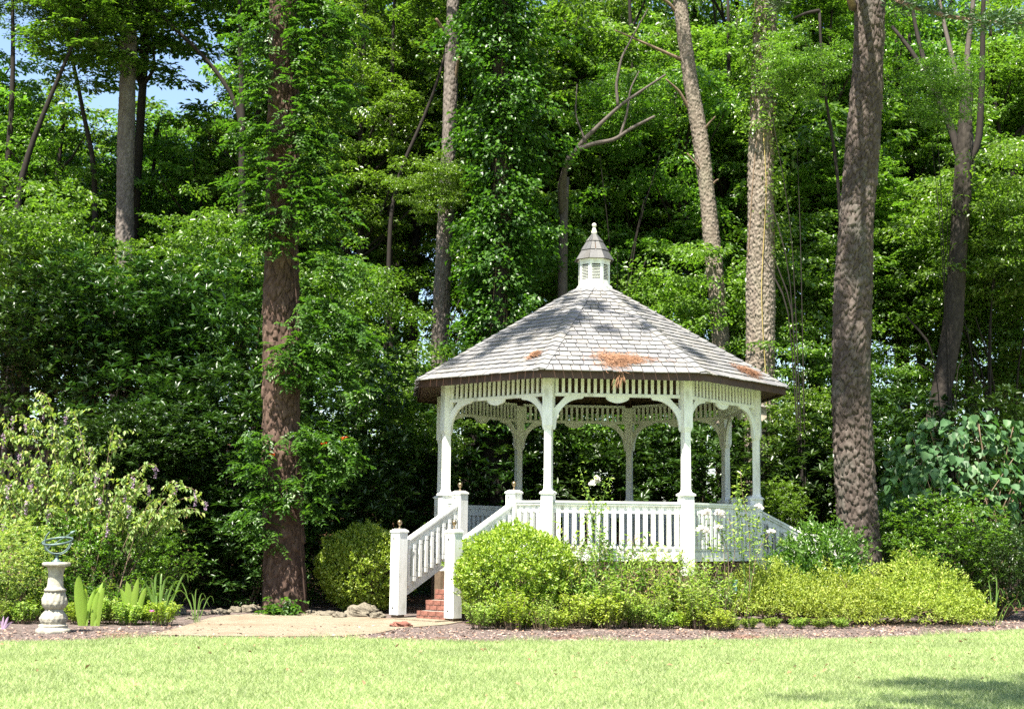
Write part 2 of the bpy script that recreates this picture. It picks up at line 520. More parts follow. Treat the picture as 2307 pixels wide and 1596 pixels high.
gx = np.concatenate([[-900, -300, -120, -60], np.arange(-40, 40.1, 1.0), [60, 120, 300, 900]])
gy = np.concatenate([[-600, -150, -60, -20, 0, 8, 16], np.arange(20, 80.1, 1.0), [100, 150, 300, 600, 1200]])
sheet('forest_floor', gx, gy, lambda X, Y: tz(X, Y) - 0.03, M['litter'])

edge_px = [(-700, 1446), (-300, 1445), (0, 1443), (200, 1437), (390, 1431), (650, 1432), (900, 1437), (1150, 1440), (1450, 1440), (1700, 1437), (1900, 1434), (2050, 1429), (2180, 1422), (2307, 1413), (2600, 1398), (3000, 1384)]
edge_pts = [gnd(u, v + 9) for u, v in edge_px]
edge_pts = [(-60, edge_pts[0][1], 0)] + edge_pts + [(70, edge_pts[-1][1] + 3, 0)]
EX = np.array([p[0] for p in edge_pts]); EY = np.array([p[1] for p in edge_pts])

def edge_y(x):
    return np.interp(x, EX, EY) + 0.06 * np.sin(np.asarray(x) * 2.3) + 0.04 * np.sin(np.asarray(x) * 6.1 + 1)

def strip(name, xs, y0f, y1f, n, z, mat, kind='structure'):
    xs = np.asarray(xs)
    t = np.linspace(0, 1, n)
    X = np.repeat(xs[None], n, 0)
    Y = y0f(xs)[None] * (1 - t)[:, None] + y1f(xs)[None] * t[:, None]
    V = np.stack([X.ravel(), Y.ravel(), (tz(X, Y) + z).ravel()], 1)
    nx = len(xs)
    i = (np.arange(n - 1)[:, None] * nx + np.arange(nx - 1)[None]).ravel()
    F = np.stack([i, i + 1, i + nx + 1, i + nx], 1)
    return obj(name, mesh_np(name, V, F, True), mat, kind=kind)

strip('mulch_bed', np.arange(-30, 34, 0.25), lambda x: edge_y(x) - 0.5, lambda x: edge_y(x) * 0 + 33.0, 24, 0.0, M['mulch'])
lawn_x = np.concatenate([[-60, -40, -30, -20], np.arange(-14, 16, 0.15), [20, 30, 45, 70]])
strip('lawn', lawn_x, lambda x: x * 0 - 40, edge_y, 40, 0.02, M['lawn'])
pa = [gnd(u, v) for u, v in ((385, 1418), (420, 1400), (520, 1388), (640, 1381), (760, 1384), (860, 1394), (940, 1398), (1045, 1396))]
pb = [gnd(u, v) for u, v in ((390, 1431), (520, 1433), (650, 1434), (760, 1433), (850, 1427), (900, 1415), (1000, 1408), (1045, 1402))]
def path_curve(pts):
    X = [p[0] for p in pts]; Y = [p[1] for p in pts]
    return lambda x: np.interp(x, X, Y)
strip('sandy_path', np.linspace(pa[0][0], pa[-1][0], 50), path_curve(pb), path_curve(pa), 12, 0.012, M['path'])

# ------------------------------------------------------------------ the gazebo
GX, GY, GROT = 1.838, 30.758, 0.0837
PR, ER = 3.6, 4.252
FLOOR, RAIL, BEAM, EAVE, APEX0 = 1.42, 2.335, 4.43, 4.86, 7.13
A8 = math.cos(math.pi / 8)
AP, EAP = PR * A8, ER * A8
gz = thing('gazebo', 'white wooden octagonal gazebo with grey slate roof and louvred cupola', 'gazebo', (GX, GY, 0), GROT)
W = M['white']

def bay_rot(k): return (0, 0, k * math.pi / 4)
def post_rot(k): return (0, 0, (k - 0.5) * math.pi / 4)

# posts: built for the front direction (-y), then turned
pm = MB()
pm.box((0, -PR, (0.9 + 2.46) / 2), (0.235, 0.235, 2.46 - 0.9))
pm.frustum(2.46, 0.285, 2.49, 0.285, 0, -PR)
pm.frustum(2.49, 0.285, 2.52, 0.20, 0, -PR)
pm.frustum(2.52, 0.185, 2.58, 0.145, 0, -PR)
pm.frustum(2.58, 0.145, 3.72, 0.140, 0, -PR)
pm.frustum(3.72, 0.140, 3.82, 0.205, 0, -PR)
pm.frustum(3.82, 0.205, 4.80, 0.205, 0, -PR)
post_me = pm.mesh('post')
pier = MB().box((0, -PR, 0.43), (0.30, 0.30, 0.92)).mesh('pier')
for k in range(8):
    obj('post', post_me, W, gz, rot=post_rot(k))
    obj('pier', pier, M['stub'], gz, rot=post_rot(k))

half = PR * math.sin(math.pi / 8)                    # half a bay, post middle to post middle
bw = half - 0.11
beam_me = MB().box((0, -AP, BEAM), (2 * bw, 0.07, 0.058)).box((0, -AP, BEAM + 0.035), (2 * bw, 0.045, 0.012)).mesh('beam')
top_me = MB().box((0, -AP, 4.83), (2 * bw, 0.06, 0.06)).mesh('top_rail')
slat_me = MB().box((0, 0, 4.628), (0.060, 0.030, 0.330)).mesh('frieze_slat')
arc = [(0.575 - 0.515 * math.sin(t), -0.045 - 0.53 * (1 - math.cos(t))) for t in [i * math.pi / 2 / 9 for i in range(10)]]
bpoly = [(0.0, -0.67), (0.035, -0.67), (0.06, -0.61)] + arc[::-1] + [(0.60, -0.028), (0.615, 0.0), (0.245, 0.0), (0.0, -0.26)]
bpoly = [p for p in bpoly]
def bracket_mesh(sgn):
    z0 = BEAM - 0.029
    x0 = -(half - 0.085)
    pts = [(sgn * (x0 + p[0]), z0 + p[1]) for p in bpoly]
    b = MB()
    y0, y1 = -AP - 0.028, -AP + 0.028
    # the band is concave: cut into quads between the outer and inner outline
    inner = [(x0 + p[0], z0 + p[1]) for p in [(0.0, -0.67), (0.035, -0.67), (0.06, -0.61)] + arc[::-1] + [(0.60, -0.028), (0.615, 0.0)]]
    outer = []
    n = len(inner)
    for i in range(n):
        t = max(0.0, min(1.0, (i - 2) / (n - 4)))
        outer.append((x0 + 0.245 * t, z0 - 0.26 + 0.26 * t))
    for i in range(n - 1):
        q = [outer[i], inner[i], inner[i + 1], outer[i + 1]]
        if abs(q[0][0] - q[3][0]) < 1e-6 and abs(q[0][1] - q[3][1]) < 1e-6: q = q[:3]
        if sgn < 0: q = [(-a, c) for a, c in q][::-1]
        b.prism(q, y0, y1)
    return b.mesh('bracket')
br_l, br_r = bracket_mesh(1), bracket_mesh(-1)
pend = [(-0.235, 0), (-0.225, -0.045), (-0.19, -0.07)] + [(-0.16 + 0.32 * i / 8, -0.085 - 0.035 * math.sin(math.pi * i / 8)) for i in range(9)] + [(0.19, -0.07), (0.225, -0.045), (0.235, 0)]
pend_me = MB().prism([(p[0], BEAM - 0.029 + p[1]) for p in pend], -AP - 0.02, -AP + 0.02).mesh('pendant')
hook_me = MB().tube([(0, -AP, BEAM - 0.145), (0, -AP, BEAM - 0.185), (0.015, -AP, BEAM - 0.2), (0, -AP, BEAM - 0.215), (-0.014, -AP, BEAM - 0.2)], 0.006, 5).mesh('hook')
for k in range(8):
    r = bay_rot(k)
    obj('beam', beam_me, W, gz, rot=r)
    obj('top_rail', top_me, W, gz, rot=r)
    obj('bracket', br_l, W, gz, rot=r)
    obj('bracket', br_r, W, gz, rot=r)
    pd = obj('pendant', pend_me, W, gz, rot=r)
    if k in (0, 1, 7): obj('hook', hook_me, M['bolt'], pd)
    for i in range(20):
        x = -bw + 0.05 + (2 * bw - 0.10) * i / 19
        c, s = math.cos(k * math.pi / 4), math.sin(k * math.pi / 4)
        obj('frieze_slat', slat_me, W, gz, loc=(c * x + s * AP, s * x - c * AP, 0), rot=r)

# balustrade
def rail_run(k, x0, x1):
    r = bay_rot(k)
    c, s = math.cos(k * math.pi / 4), math.sin(k * math.pi / 4)
    ln, mx = x1 - x0, (x0 + x1) / 2
    hr = MB().box((mx, -AP, RAIL - 0.02), (ln, 0.15, 0.04)).box((mx, -AP, RAIL - 0.062), (ln, 0.115, 0.044)).mesh('handrail')
    obj('handrail', hr, W, gz, rot=r)
    nb = max(2, round(ln / 0.157))
    st = ln / nb
    top_board = obj('top_board', MB().box((mx, -AP + 0.012, RAIL - 0.160), (ln, 0.03, 0.152)).mesh('top_board'), W, gz, rot=r)
    bt = MB()
    for i in range(2 * nb):
        bt.box((x0 + (i + 0.5) * st / 2, -AP - 0.006, RAIL - 0.162), (st / 2 - 0.007, 0.012, 0.148))
    obj('facing_board', bt.mesh('facing_board'), W, top_board)
    obj('bottom_board', MB().box((mx, -AP, FLOOR - 0.005), (ln, 0.06, 0.09)).mesh('bottom_board'), W, gz, rot=r)
    for i in range(nb):
        x = x0 + (i + 0.5) * st
        obj('baluster', BAL, W, gz, loc=(c * x + s * (AP + 0.035), s * x - c * (AP + 0.035), 0), rot=r)

bb = MB()
def sq(z0, w0, z1, w1): bb.frustum(z0, w0, z1, w1)
sq(FLOOR + 0.0, 0.082, FLOOR + 0.06, 0.082); sq(FLOOR + 0.06, 0.060, FLOOR + 0.072, 0.060)
sq(FLOOR + 0.072, 0.084, RAIL - 0.24, 0.076); sq(RAIL - 0.24, 0.058, RAIL - 0.228, 0.058); sq(RAIL - 0.228, 0.080, RAIL - 0.165, 0.080)
BAL = bb.mesh('baluster')
NA, NB = -half + 0.149 * 2 * half, -half + 0.68 * 2 * half     # stair newels along a bay
for k in range(8):
    if k in (2, 7):
        rail_run(k, -half + 0.12, NA - 0.12)
        rail_run(k, NB + 0.12, half - 0.12)
    else:
        rail_run(k, -half + 0.12, half - 0.12)
rim_me = MB().box((0, -AP - 0.03, FLOOR - 0.155), (2 * half + 0.02, 0.05, 0.19)).mesh('rim_board')
for k in range(8):
    obj('rim_board', rim_me, W, gz, rot=bay_rot(k))
fl = MB()
for i in range(46):                                  # deck boards clipped by the octagon
    y = -AP + (i + 0.5) * 2 * AP / 46
    yy = abs(y) + AP / 46
    hw = min(AP, AP * math.sqrt(2) - yy) if yy < AP else AP * math.sqrt(2) - AP
    fl.box((0, y, FLOOR - 0.035), (2 * hw - 0.06, 2 * AP / 46 - 0.008, 0.03))
o = obj('floor', fl.mesh('floor'), M['floor'], gz)
# lattice skirts under the floor
lt = MB()
for k in range(-14, 15):
    for sg in (-1, 1):
        pts = []
        x = k * 0.13
        a0, a1 = x - sg * 0.5, x + sg * 0.5
        lo, hi = -half + 0.15, half - 0.15
        t0, t1 = 0.0, 1.0
        for (e, f) in ((lo, 1), (hi, -1)):
            # clip the sloping strip to the bay
            for side in (0,):
                d0, d1 = (a0 - e) * f, (a1 - e) * f
                if d0 < 0 and d1 < 0: t0, t1 = 1, 0
                elif d0 < 0: t0 = max(t0, -d0 / (d1 - d0))
                elif d1 < 0: t1 = min(t1, d0 / (d0 - d1))
        if t1 - t0 < 0.06: continue
        p0 = Vector((a0 + (a1 - a0) * t0, -AP + 0.02 + 0.006 * sg, 0.12 + 1.02 * t0)); p1 = Vector((a0 + (a1 - a0) * t1, -AP + 0.02 + 0.006 * sg, 0.12 + 1.02 * t1))
        d = (p1 - p0); ang = math.atan2(d.z, d.x)
        lt.box((p0 + p1) / 2, (d.length, 0.011, 0.035), Matrix.Rotation(-ang, 3, 'Y'))
lt_me = lt.mesh('lattice_skirt')
for k in range(8):
    obj('lattice_skirt', lt_me, M['lattice'], gz, rot=bay_rot(k), kind='stuff')

# stairs: newels, sloping rails and their balusters, for the bay direction -y
RUN = 1.76
newel_cache = {}
def newel(z0, z1, ball):
    if (z0, z1) not in newel_cache:
        b = MB()
        w = 0.235
        b.frustum(z0, w, z1 - 0.07, w)
        b.frustum(z1 - 0.07, 0.265, z1 - 0.04, 0.265)
        b.frustum(z1 - 0.04, 0.265, z1, 0.15)
        newel_cache[(z0, z1)] = b.mesh('newel_post')
    return newel_cache[(z0, z1)]
ball_me = MB().lathe([(0.028, 0), (0.028, 0.015), (0.016, 0.03), (0.014, 0.06), (0.026, 0.075), (0.044, 0.10), (0.05, 0.125), (0.042, 0.155), (0.02, 0.172), (0.004, 0.176)], 14).mesh('ball_finial', True)
stub_me = MB().frustum(-0.1, 0.18, 0.085, 0.18).mesh('stub')
bolt_me = MB().lathe([(0.018, 0), (0.018, 0.008), (0.008, 0.012)], 10).mesh('bolt')

def stair_side(k, x):
    """one flank of a stair, at x along bay k"""
    r = bay_rot(k)
    c, s = math.cos(k * math.pi / 4), math.sin(k * math.pi / 4)
    def P(px, out): return (c * px + s * (AP + out), s * px - c * (AP + out), 0)
    up = obj('newel_post', newel(0.9, 2.55, 0), W, gz, loc=P(x, 0.0), rot=r)
    lo = obj('newel_post', newel(0.085, 1.75, 0), W, gz, loc=P(x, RUN), rot=r)
    obj('ball_finial', ball_me, M['brass'], up, loc=(0, 0, 2.55))
    if k == 7: obj('ball_finial', ball_me, M['brass'], lo, loc=(0, 0, 1.75))
    obj('stub', stub_me, M['stub'], lo)
    for n_, zz in ((up, 2.40), (lo, 1.56), (lo, 0.22)):
        obj('bolt', bolt_me, M['bolt'], n_, loc=(-0.03, -0.119, zz), rot=(math.pi / 2, 0, 0))
    sl = (2.27 - 1.50) / (RUN - 0.235)
    ln = (RUN - 0.235)
    def sloped(h0, h1, w):
        b = MB()
        y0, y1 = -AP - 0.1175, -AP - RUN + 0.1175
        vs = []
        for y, zt in ((y0, 2.27), (y1, 1.50)):
            vs += [(x - w / 2, y, zt + h0), (x + w / 2, y, zt + h0), (x + w / 2, y, zt + h1), (x - w / 2, y, zt + h1)]
        b.add(vs, [(0, 1, 2, 3), (7, 6, 5, 4), (4, 5, 1, 0), (5, 6, 2, 1), (6, 7, 3, 2), (7, 4, 0, 3)])
        return b
    b = sloped(-0.045, 0.0, 0.15)
    b2 = sloped(-0.10, -0.046, 0.10)
    b.add(b2.v, b2.f)
    obj('stair_rail', b.mesh('stair_rail'), W, gz, rot=r)
    b = sloped(-0.24, -0.101, 0.035)
    obj('rail_board', b.mesh('rail_board'), W, gz, rot=r)
    b = sloped(-1.10, -0.78, 0.045)
    obj('stringer', b.mesh('stringer'), W, gz, rot=r)
    for i in range(9):
        f = (i + 0.5) / 9
        y = -AP - 0.1175 - ln * f
        zt = 2.27 - 0.77 * f
        b = MB()
        for sx in (-1, 1):
            cxx = sx * 0.045
            b.frustum(zt - 0.26, 0.07, zt - 0.18, 0.07, cxx, 0)
            b.frustum(zt - 0.27, 0.052, zt - 0.26, 0.052, cxx, 0)
            b.frustum(zt - 0.80, 0.072, zt - 0.27, 0.066, cxx, 0)
            b.frustum(zt - 0.81, 0.052, zt - 0.80, 0.052, cxx, 0)
            b.frustum(zt - 0.90, 0.07, zt - 0.81, 0.07, cxx, 0)
        obj('baluster', b.mesh('baluster'), W, gz, loc=(c * x - s * y, s * x + c * y, 0), rot=r)

stair_side(7, NA); stair_side(7, NB)
stair_side(2, NA); stair_side(2, NB)

# roof deck, rafters, fascia
def ring(rad, z, off=0.5):
    return [(rad * math.cos(-math.pi / 2 + (k - off) * math.pi / 4), rad * math.sin(-math.pi / 2 + (k - off) * math.pi / 4), z) for k in range(8)]
CUPR = 0.43
dk = MB()
o0, o1 = ring(ER - 0.04, EAVE - 0.05), ring(CUPR, APEX0 - 0.05)
i0, i1 = ring(ER - 0.06, EAVE - 0.10), ring(CUPR, APEX0 - 0.10)
dk.add(o0 + o1 + i0 + i1, [(k, (k + 1) % 8, (k + 1) % 8 + 8, k + 8) for k in range(8)] + [((k + 1) % 8 + 16, k + 16, k + 24, (k + 1) % 8 + 24) for k in range(8)] + [(k + 16, (k + 1) % 8 + 16, (k + 1) % 8, k) for k in range(8)])
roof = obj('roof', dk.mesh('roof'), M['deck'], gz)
fw = ER * math.sin(math.pi / 8)
fas = MB()
z0, z1 = EAVE - 0.165, EAVE - 0.012
vs = []
for y, hw in ((-EAP + 0.035, fw - 0.017), (-EAP + 0.005, fw - 0.003)):
    vs += [(-hw, y, z0), (hw, y, z0), (hw, y, z1), (-hw, y, z1)]
fas.add(vs, [(0, 3, 2, 1), (4, 5, 6, 7), (0, 1, 5, 4), (1, 2, 6, 5), (2, 3, 7, 6), (3, 0, 4, 7)])
fas_me = fas.mesh('fascia_board')
sof = MB()
hw0, hw1 = (EAP - 0.06) * math.tan(math.pi / 8), (AP + 0.02) * math.tan(math.pi / 8)
sof.add([(-hw0, -EAP + 0.06, EAVE - 0.115), (hw0, -EAP + 0.06, EAVE - 0.115), (hw1, -AP - 0.02, EAVE - 0.02), (-hw1, -AP - 0.02, EAVE - 0.02),
         (-hw0, -EAP + 0.06, EAVE - 0.10), (hw0, -EAP + 0.06, EAVE - 0.10), (hw1, -AP - 0.02, EAVE - 0.005), (-hw1, -AP - 0.02, EAVE - 0.005)],
        [(0, 3, 2, 1), (4, 5, 6, 7), (0, 1, 5, 4), (2, 3, 7, 6), (1, 2, 6, 5), (3, 0, 4, 7)])
sof_me = sof.mesh('soffit')
for k in range(8):
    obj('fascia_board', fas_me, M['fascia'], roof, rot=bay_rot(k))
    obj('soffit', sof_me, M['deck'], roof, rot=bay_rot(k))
    raf = MB()
    p0, p1 = Vector((0, -ER + 0.12, EAVE - 0.12)), Vector((0, -0.5, APEX0 - 0.17))
    d = p1 - p0
    raf.box((p0 + p1) / 2, (0.05, d.length, 0.11), Matrix.Rotation(math.atan2(d.z, d.y), 3, 'X'))
    obj('rafter', raf.mesh('rafter'), M['deck'], roof, rot=post_rot(k))

# shingles: clipped to each sloping face; the 300 that show largest are parts, the rest one stuff part
slope = Vector((0, EAP - CUPR * A8, APEX0 - EAVE))
SL = slope.length
sdir = slope.normalized()
snor = Vector((0, -sdir.z, sdir.y))
def face_pt(x, t, h):                                # x across, t up the slope, h off the surface
    return Vector((x, -EAP, EAVE)) + sdir * t + snor * h
def halfw(t):
    return (EAP - sdir.y * t) * math.tan(math.pi / 8)
ROWS = 21
EXPO = SL / ROWS
srnd = random.Random(5)
sh = []
camL = Vector((0 - GX, 0 - GY, CAM_Z))
camL = Matrix.Rotation(-GROT, 3, 'Z') @ camL
for k in range(8):
    rot = Matrix.Rotation(k * math.pi / 4, 3, 'Z')
    for row in range(ROWS):
        t0 = row * EXPO - (0.075 if row == 0 else 0)
        t1 = (row + 1) * EXPO + 0.05
        x = -halfw(t0) - srnd.uniform(0, 0.2)
        while x < halfw(t0):
            w = srnd.uniform(0.17, 0.27)
            xa, xb = x + 0.007, x + w - 0.007
            x += w
            poly = []
            tb = t0 + srnd.uniform(-0.012, 0.012)
            for (px, pt) in ((xa, tb), (xb, tb + srnd.uniform(-0.006, 0.006)), (xb, t1), (xa, t1)):
                hwv = halfw(pt) - 0.004
                poly.append((max(-hwv, min(hwv, px)), pt))
            if poly[1][0] - poly[0][0] < 0.03: continue
            h0, h1 = 0.030 + srnd.uniform(0, 0.010), 0.006
            v = [face_pt(p[0], p[1], hh) for p, hh in zip(poly, (h0, h0 + srnd.uniform(-0.004, 0.004), h1, h1))]
            v += [face_pt(p[0], p[1], hh - 0.018) for p, hh in zip(poly, (h0, h0, h1, h1))]
            v = [rot @ q for q in v]
            c = (v[0] + v[2]) / 2
            n = rot @ snor
            to = camL - c
            size = (poly[1][0] - poly[0][0]) * EXPO * max(0, n.dot(to)) / to.length ** 3
            sh.append((size, v, c))
sh.sort(key=lambda q: -q[0])
SHF = [(0, 1, 2, 3), (7, 6, 5, 4), (0, 4, 5, 1), (1, 5, 6, 2), (2, 6, 7, 3), (3, 7, 4, 0)]
for size, v, c in sh[:300]:
    obj('shingle', MB().add([q - c for q in v], SHF).mesh('shingle'), M['slate'], roof, loc=c)
rest = MB()
for size, v, c in sh[300:]:
    rest.add(v, SHF)
obj('shingles', rest.mesh('shingles'), M['slate'], roof, kind='stuff')
# hip caps
for k in range(8):
    a = -math.pi / 2 + (k - 0.5) * math.pi / 4
    rad = Vector((math.cos(a), math.sin(a), 0)); tan = Vector((-math.sin(a), math.cos(a), 0))
    p0 = rad * ER + Vector((0, 0, EAVE)); p1 = rad * CUPR + Vector((0, 0, APEX0))
    d = (p1 - p0); ln = d.length; d.normalize()
    nor = tan.cross(d); nor = nor if nor.z > 0 else -nor
    nc = 20
    for i in range(nc):
        s0, s1 = ln * i / nc - 0.03, ln * (i + 1) / nc + 0.04
        w = 0.125 + srnd.uniform(-0.01, 0.01)
        dr = 0.245 * w
        h0, h1 = 0.058, 0.030
        v = []
        for th_ in (0, -0.02):
            for s_, h in ((s0, h0), (s1, h1)):
                c0 = p0 + d * s_ + nor * (h + th_)
                v += [c0 - tan * w - nor * dr, c0, c0 + tan * w - nor * dr]
        c = (v[1] + v[4]) / 2
        me = MB().add([q - c for q in v], [(0, 1, 4, 3), (1, 2, 5, 4), (6, 9, 10, 7), (7, 10, 11, 8), (0, 6, 7, 1), (1, 7, 8, 2), (0, 3, 9, 6), (2, 8, 11, 5), (3, 4, 10, 9), (4, 5, 11, 10)]).mesh('hip_cap')
        obj('hip_cap', me, M['slate'], roof, loc=c)

# cupola
def oct_prism(b, r0, z0, r1, z1):
    v = ring(r0, z0) + ring(r1, z1)
    b.add(v, [(k, (k + 1) % 8, (k + 1) % 8 + 8, k + 8) for k in range(8)] + [tuple(range(7, -1, -1)), tuple(range(8, 16))])
b = MB()
CZ = 7.06
oct_prism(b, 0.425, CZ - 0.15, 0.425, CZ + 0.15)
oct_prism(b, 0.425, CZ + 0.15, 0.375, CZ + 0.185)
cup = obj('cupola', b.mesh('cupola'), W, gz)
b = MB(); oct_prism(b, 0.385, CZ + 0.742, 0.40, CZ + 0.80)
obj('cornice', b.mesh('cornice'), W, cup)
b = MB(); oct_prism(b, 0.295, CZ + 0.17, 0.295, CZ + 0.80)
obj('cupola_shade_core', b.mesh('cupola_shade_core'), M['bolt'], cup)  # dark core stands in for shade behind the louvres; iron colour only borrowed
def cup_panel():
    b = MB()
    a, h = 0.365 * A8, 0.365 * math.sin(math.pi / 8)
    zb, zt = CZ + 0.187, CZ + 0.74
    fr = 0.045
    b.box((0, -a + 0.02, zb + 0.05), (2 * h, 0.04, 0.10)).box((0, -a + 0.02, zt - 0.045), (2 * h, 0.04, 0.09))
    for sx in (-1, 1): b.box((sx * (h - fr / 2), -a + 0.02, (zb + zt) / 2 + 0.0025), (fr, 0.04, zt - zb - 0.195))
    return b.mesh('louver_frame')
def cup_slat():
    b = MB()
    a, h = 0.365 * A8, 0.365 * math.sin(math.pi / 8)
    for i in range(10):
        z = CZ + 0.187 + 0.115 + i * 0.0345
        b.box((0, -a + 0.022, z), (2 * h - 0.09, 0.045, 0.012), Matrix.Rotation(0.35, 3, 'X'))
    return b.mesh('louver_slat')
pf, ps = cup_panel(), cup_slat()
for k in range(8):
    obj('louver_frame', pf, W, cup, rot=bay_rot(k))
    obj('louver_slat', ps, W, cup, rot=bay_rot(k), kind='stuff')
prof = [(0.445, 0.76), (0.325, 0.985), (0.20, 1.20), (0.075, 1.37)]
cr_ = MB()
for (ra, za), (rb, zb) in zip(prof[:-1], prof[1:]): oct_prism(cr_, ra - 0.03, CZ + za, rb - 0.03, CZ + zb)
obj('cupola_deck', cr_.mesh('cupola_deck'), M['deck'], cup)
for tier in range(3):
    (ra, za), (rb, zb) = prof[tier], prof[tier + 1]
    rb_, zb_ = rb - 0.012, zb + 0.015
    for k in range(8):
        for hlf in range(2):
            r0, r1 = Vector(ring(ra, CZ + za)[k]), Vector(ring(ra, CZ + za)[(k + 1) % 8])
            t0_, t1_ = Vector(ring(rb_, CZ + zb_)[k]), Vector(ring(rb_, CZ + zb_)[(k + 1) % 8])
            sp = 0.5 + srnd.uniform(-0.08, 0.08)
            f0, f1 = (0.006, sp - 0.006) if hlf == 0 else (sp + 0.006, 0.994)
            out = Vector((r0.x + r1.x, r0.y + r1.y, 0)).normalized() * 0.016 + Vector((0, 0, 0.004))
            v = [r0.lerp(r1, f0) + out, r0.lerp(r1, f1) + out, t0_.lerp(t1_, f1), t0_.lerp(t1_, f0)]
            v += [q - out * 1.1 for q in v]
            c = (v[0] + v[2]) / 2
            obj('shingle', MB().add([q - c for q in v], SHF).mesh('shingle'), M['slate_shaded'], cup, loc=c)
fin = [(0.075, 0), (0.07, 0.03), (0.095, 0.06), (0.10, 0.09), (0.09, 0.13), (0.06, 0.22), (0.045, 0.27), (0.042, 0.285), (0.065, 0.30), (0.078, 0.34), (0.07, 0.385), (0.04, 0.42), (0.005, 0.435)]
obj('finial', MB().lathe([(r * 0.68, z * 0.66) for r, z in fin], 18).mesh('finial', True), M['finial'], cup, loc=(0, 0, CZ + 1.36))

# brick steps in front of the left opening
st = thing('brick_steps', 'red brick steps climbing between the white newel posts of the gazebo', 'steps', (GX, GY, 0), GROT)
core = MB()
NST, RISE = 7, 0.196
sx0, sx1 = NA + 0.60, NB - 0.10
r7 = bay_rot(7)
c7, s7 = math.cos(7 * math.pi / 4), math.sin(7 * math.pi / 4)
for i in range(NST):
    out0 = 1.80 - 0.25 * i
    core.box(((sx0 + sx1) / 2, -AP - out0 / 2 - 0.045, RISE * (i + 0.5) - 0.003), (sx1 - sx0 - 0.012, out0 - 0.03, RISE - 0.012))
obj('mortar_core', core.mesh('mortar_core'), M['mortar'], st, rot=r7)
brick_me = []
for i in range(5):
    b = MB(); q = [srnd.uniform(-0.003, 0.003) for _ in range(8)]
    b.box((0, 0, 0), (0.19, 0.105, 0.086)); b.v = [(x + q[j], y + q[(j + 3) % 8], z + q[(j + 5) % 8]) for j, (x, y, z) in enumerate(b.v)]
    brick_me.append(b.mesh('brick'))
for i in range(NST):
    out0 = 1.80 - 0.25 * i
    for cz in range(2):
        off = 0.1 if (i + cz) % 2 else 0.0
        x = sx0 + off
        while x < sx1 - 0.06:
            L_ = min(0.19, sx1 - x - 0.006)
            if off and x == sx0 + off:
                y = -(AP + out0 + 0.0)
                o = obj('brick', srnd.choice(brick_me), M['brick'], st, loc=(c7 * (sx0 + 0.047) - s7 * y, s7 * (sx0 + 0.047) + c7 * y, RISE * i + 0.05 + cz * 0.097), rot=r7); o.scale.x = 0.45
            cxx = x + L_ / 2
            y = -(AP + out0 + srnd.uniform(-0.004, 0.004))
            o = obj('brick', srnd.choice(brick_me), M['brick'], st, loc=(c7 * cxx - s7 * y, s7 * cxx + c7 * y, RISE * i + 0.05 + cz * 0.097), rot=r7)
            o.scale.x = L_ / 0.19
            x += L_ + 0.011
pad = MB().box(((sx0 + sx1) / 2 - 0.06, -AP - 2.02, 0.02), (sx1 - sx0 + 0.3, 0.42, 0.06))
obj('stone_pad', pad.mesh('stone_pad'), M['path'], st, rot=r7)

# pine straw caught on the roof
def straw(name, label, k, x, t, rx, rt, n, hang=False):
    r = np.random.default_rng(int(100 * abs(x) + n))
    ang = r.uniform(0, 2 * np.pi, n); rr = np.minimum(np.abs(r.normal(0, 0.55, n)), 1.7) * (0.8 + 0.3 * np.sin(ang * 3 + 1) + 0.15 * np.sin(ang * 7))
    px, pt = x + rx * rr * np.cos(ang), t + rt * rr * np.sin(ang)
    h = 0.045 + 0.05 * np.maximum(0, 1 - rr) * r.random(n)
    rot = np.array(Matrix.Rotation(k * math.pi / 4, 3, 'Z'))
    base = np.array(face_pt(0, 0, 0)); sd, sn = np.array(sdir), np.array(snor)
    P = base + np.outer(px, [1, 0, 0]) + np.outer(pt, sd) + np.outer(h, sn)
    a = r.normal(0, 0.8, n) + (0 if r.random() < .5 else 0)
    D = np.outer(np.cos(a), [1, 0, 0]) + np.outer(np.sin(a), sd) + np.outer(r.normal(0, 0.12, n), sn)
    if hang:
        m = n // 36
        P[:m] = base + np.outer(x + r.normal(0.0, 0.04, m), [1, 0, 0]) + np.array([0, -0.03, 0]) + np.outer(r.uniform(-0.22, 0.03, m), [0, 0, 1])
        D[:m] = np.stack([r.normal(0, 0.25, m), r.normal(-0.05, 0.1, m), -np.ones(m)], 1)
    D /= np.linalg.norm(D, axis=1)[:, None]
    Nn = np.tile(sn, (n, 1)); Nn = Nn - D * (Nn * D).sum(1)[:, None]; Nn /= np.linalg.norm(Nn, axis=1)[:, None]
    V, F = leaf_arrays(P, D, Nn, r.uniform(0.12, 0.22, n), 0.010, fold=0.0, droop=0.05)
    V = V @ rot.T
    o = obj(name, mesh_np(name, V, F), M['needles'], loc=(GX, GY, 0), rot=(0, 0, GROT))
    tag(o, label, 'pine straw', 'pine straw caught on the gazebo roof', 'stuff')
straw('pine_straw', 'largest brown mat of pine straw on the front roof face, hanging over the eave', 0, -0.06, 0.42, 0.58, 0.33, 2600, True)
straw('pine_straw', 'long brown patch of pine straw near the right end of the roof', 1, 0.55, 0.42, 0.50, 0.24, 1300)
straw('pine_straw', 'small brown tuft of pine straw beside the left front hip', 7, 1.02, 0.62, 0.16, 0.16, 260)
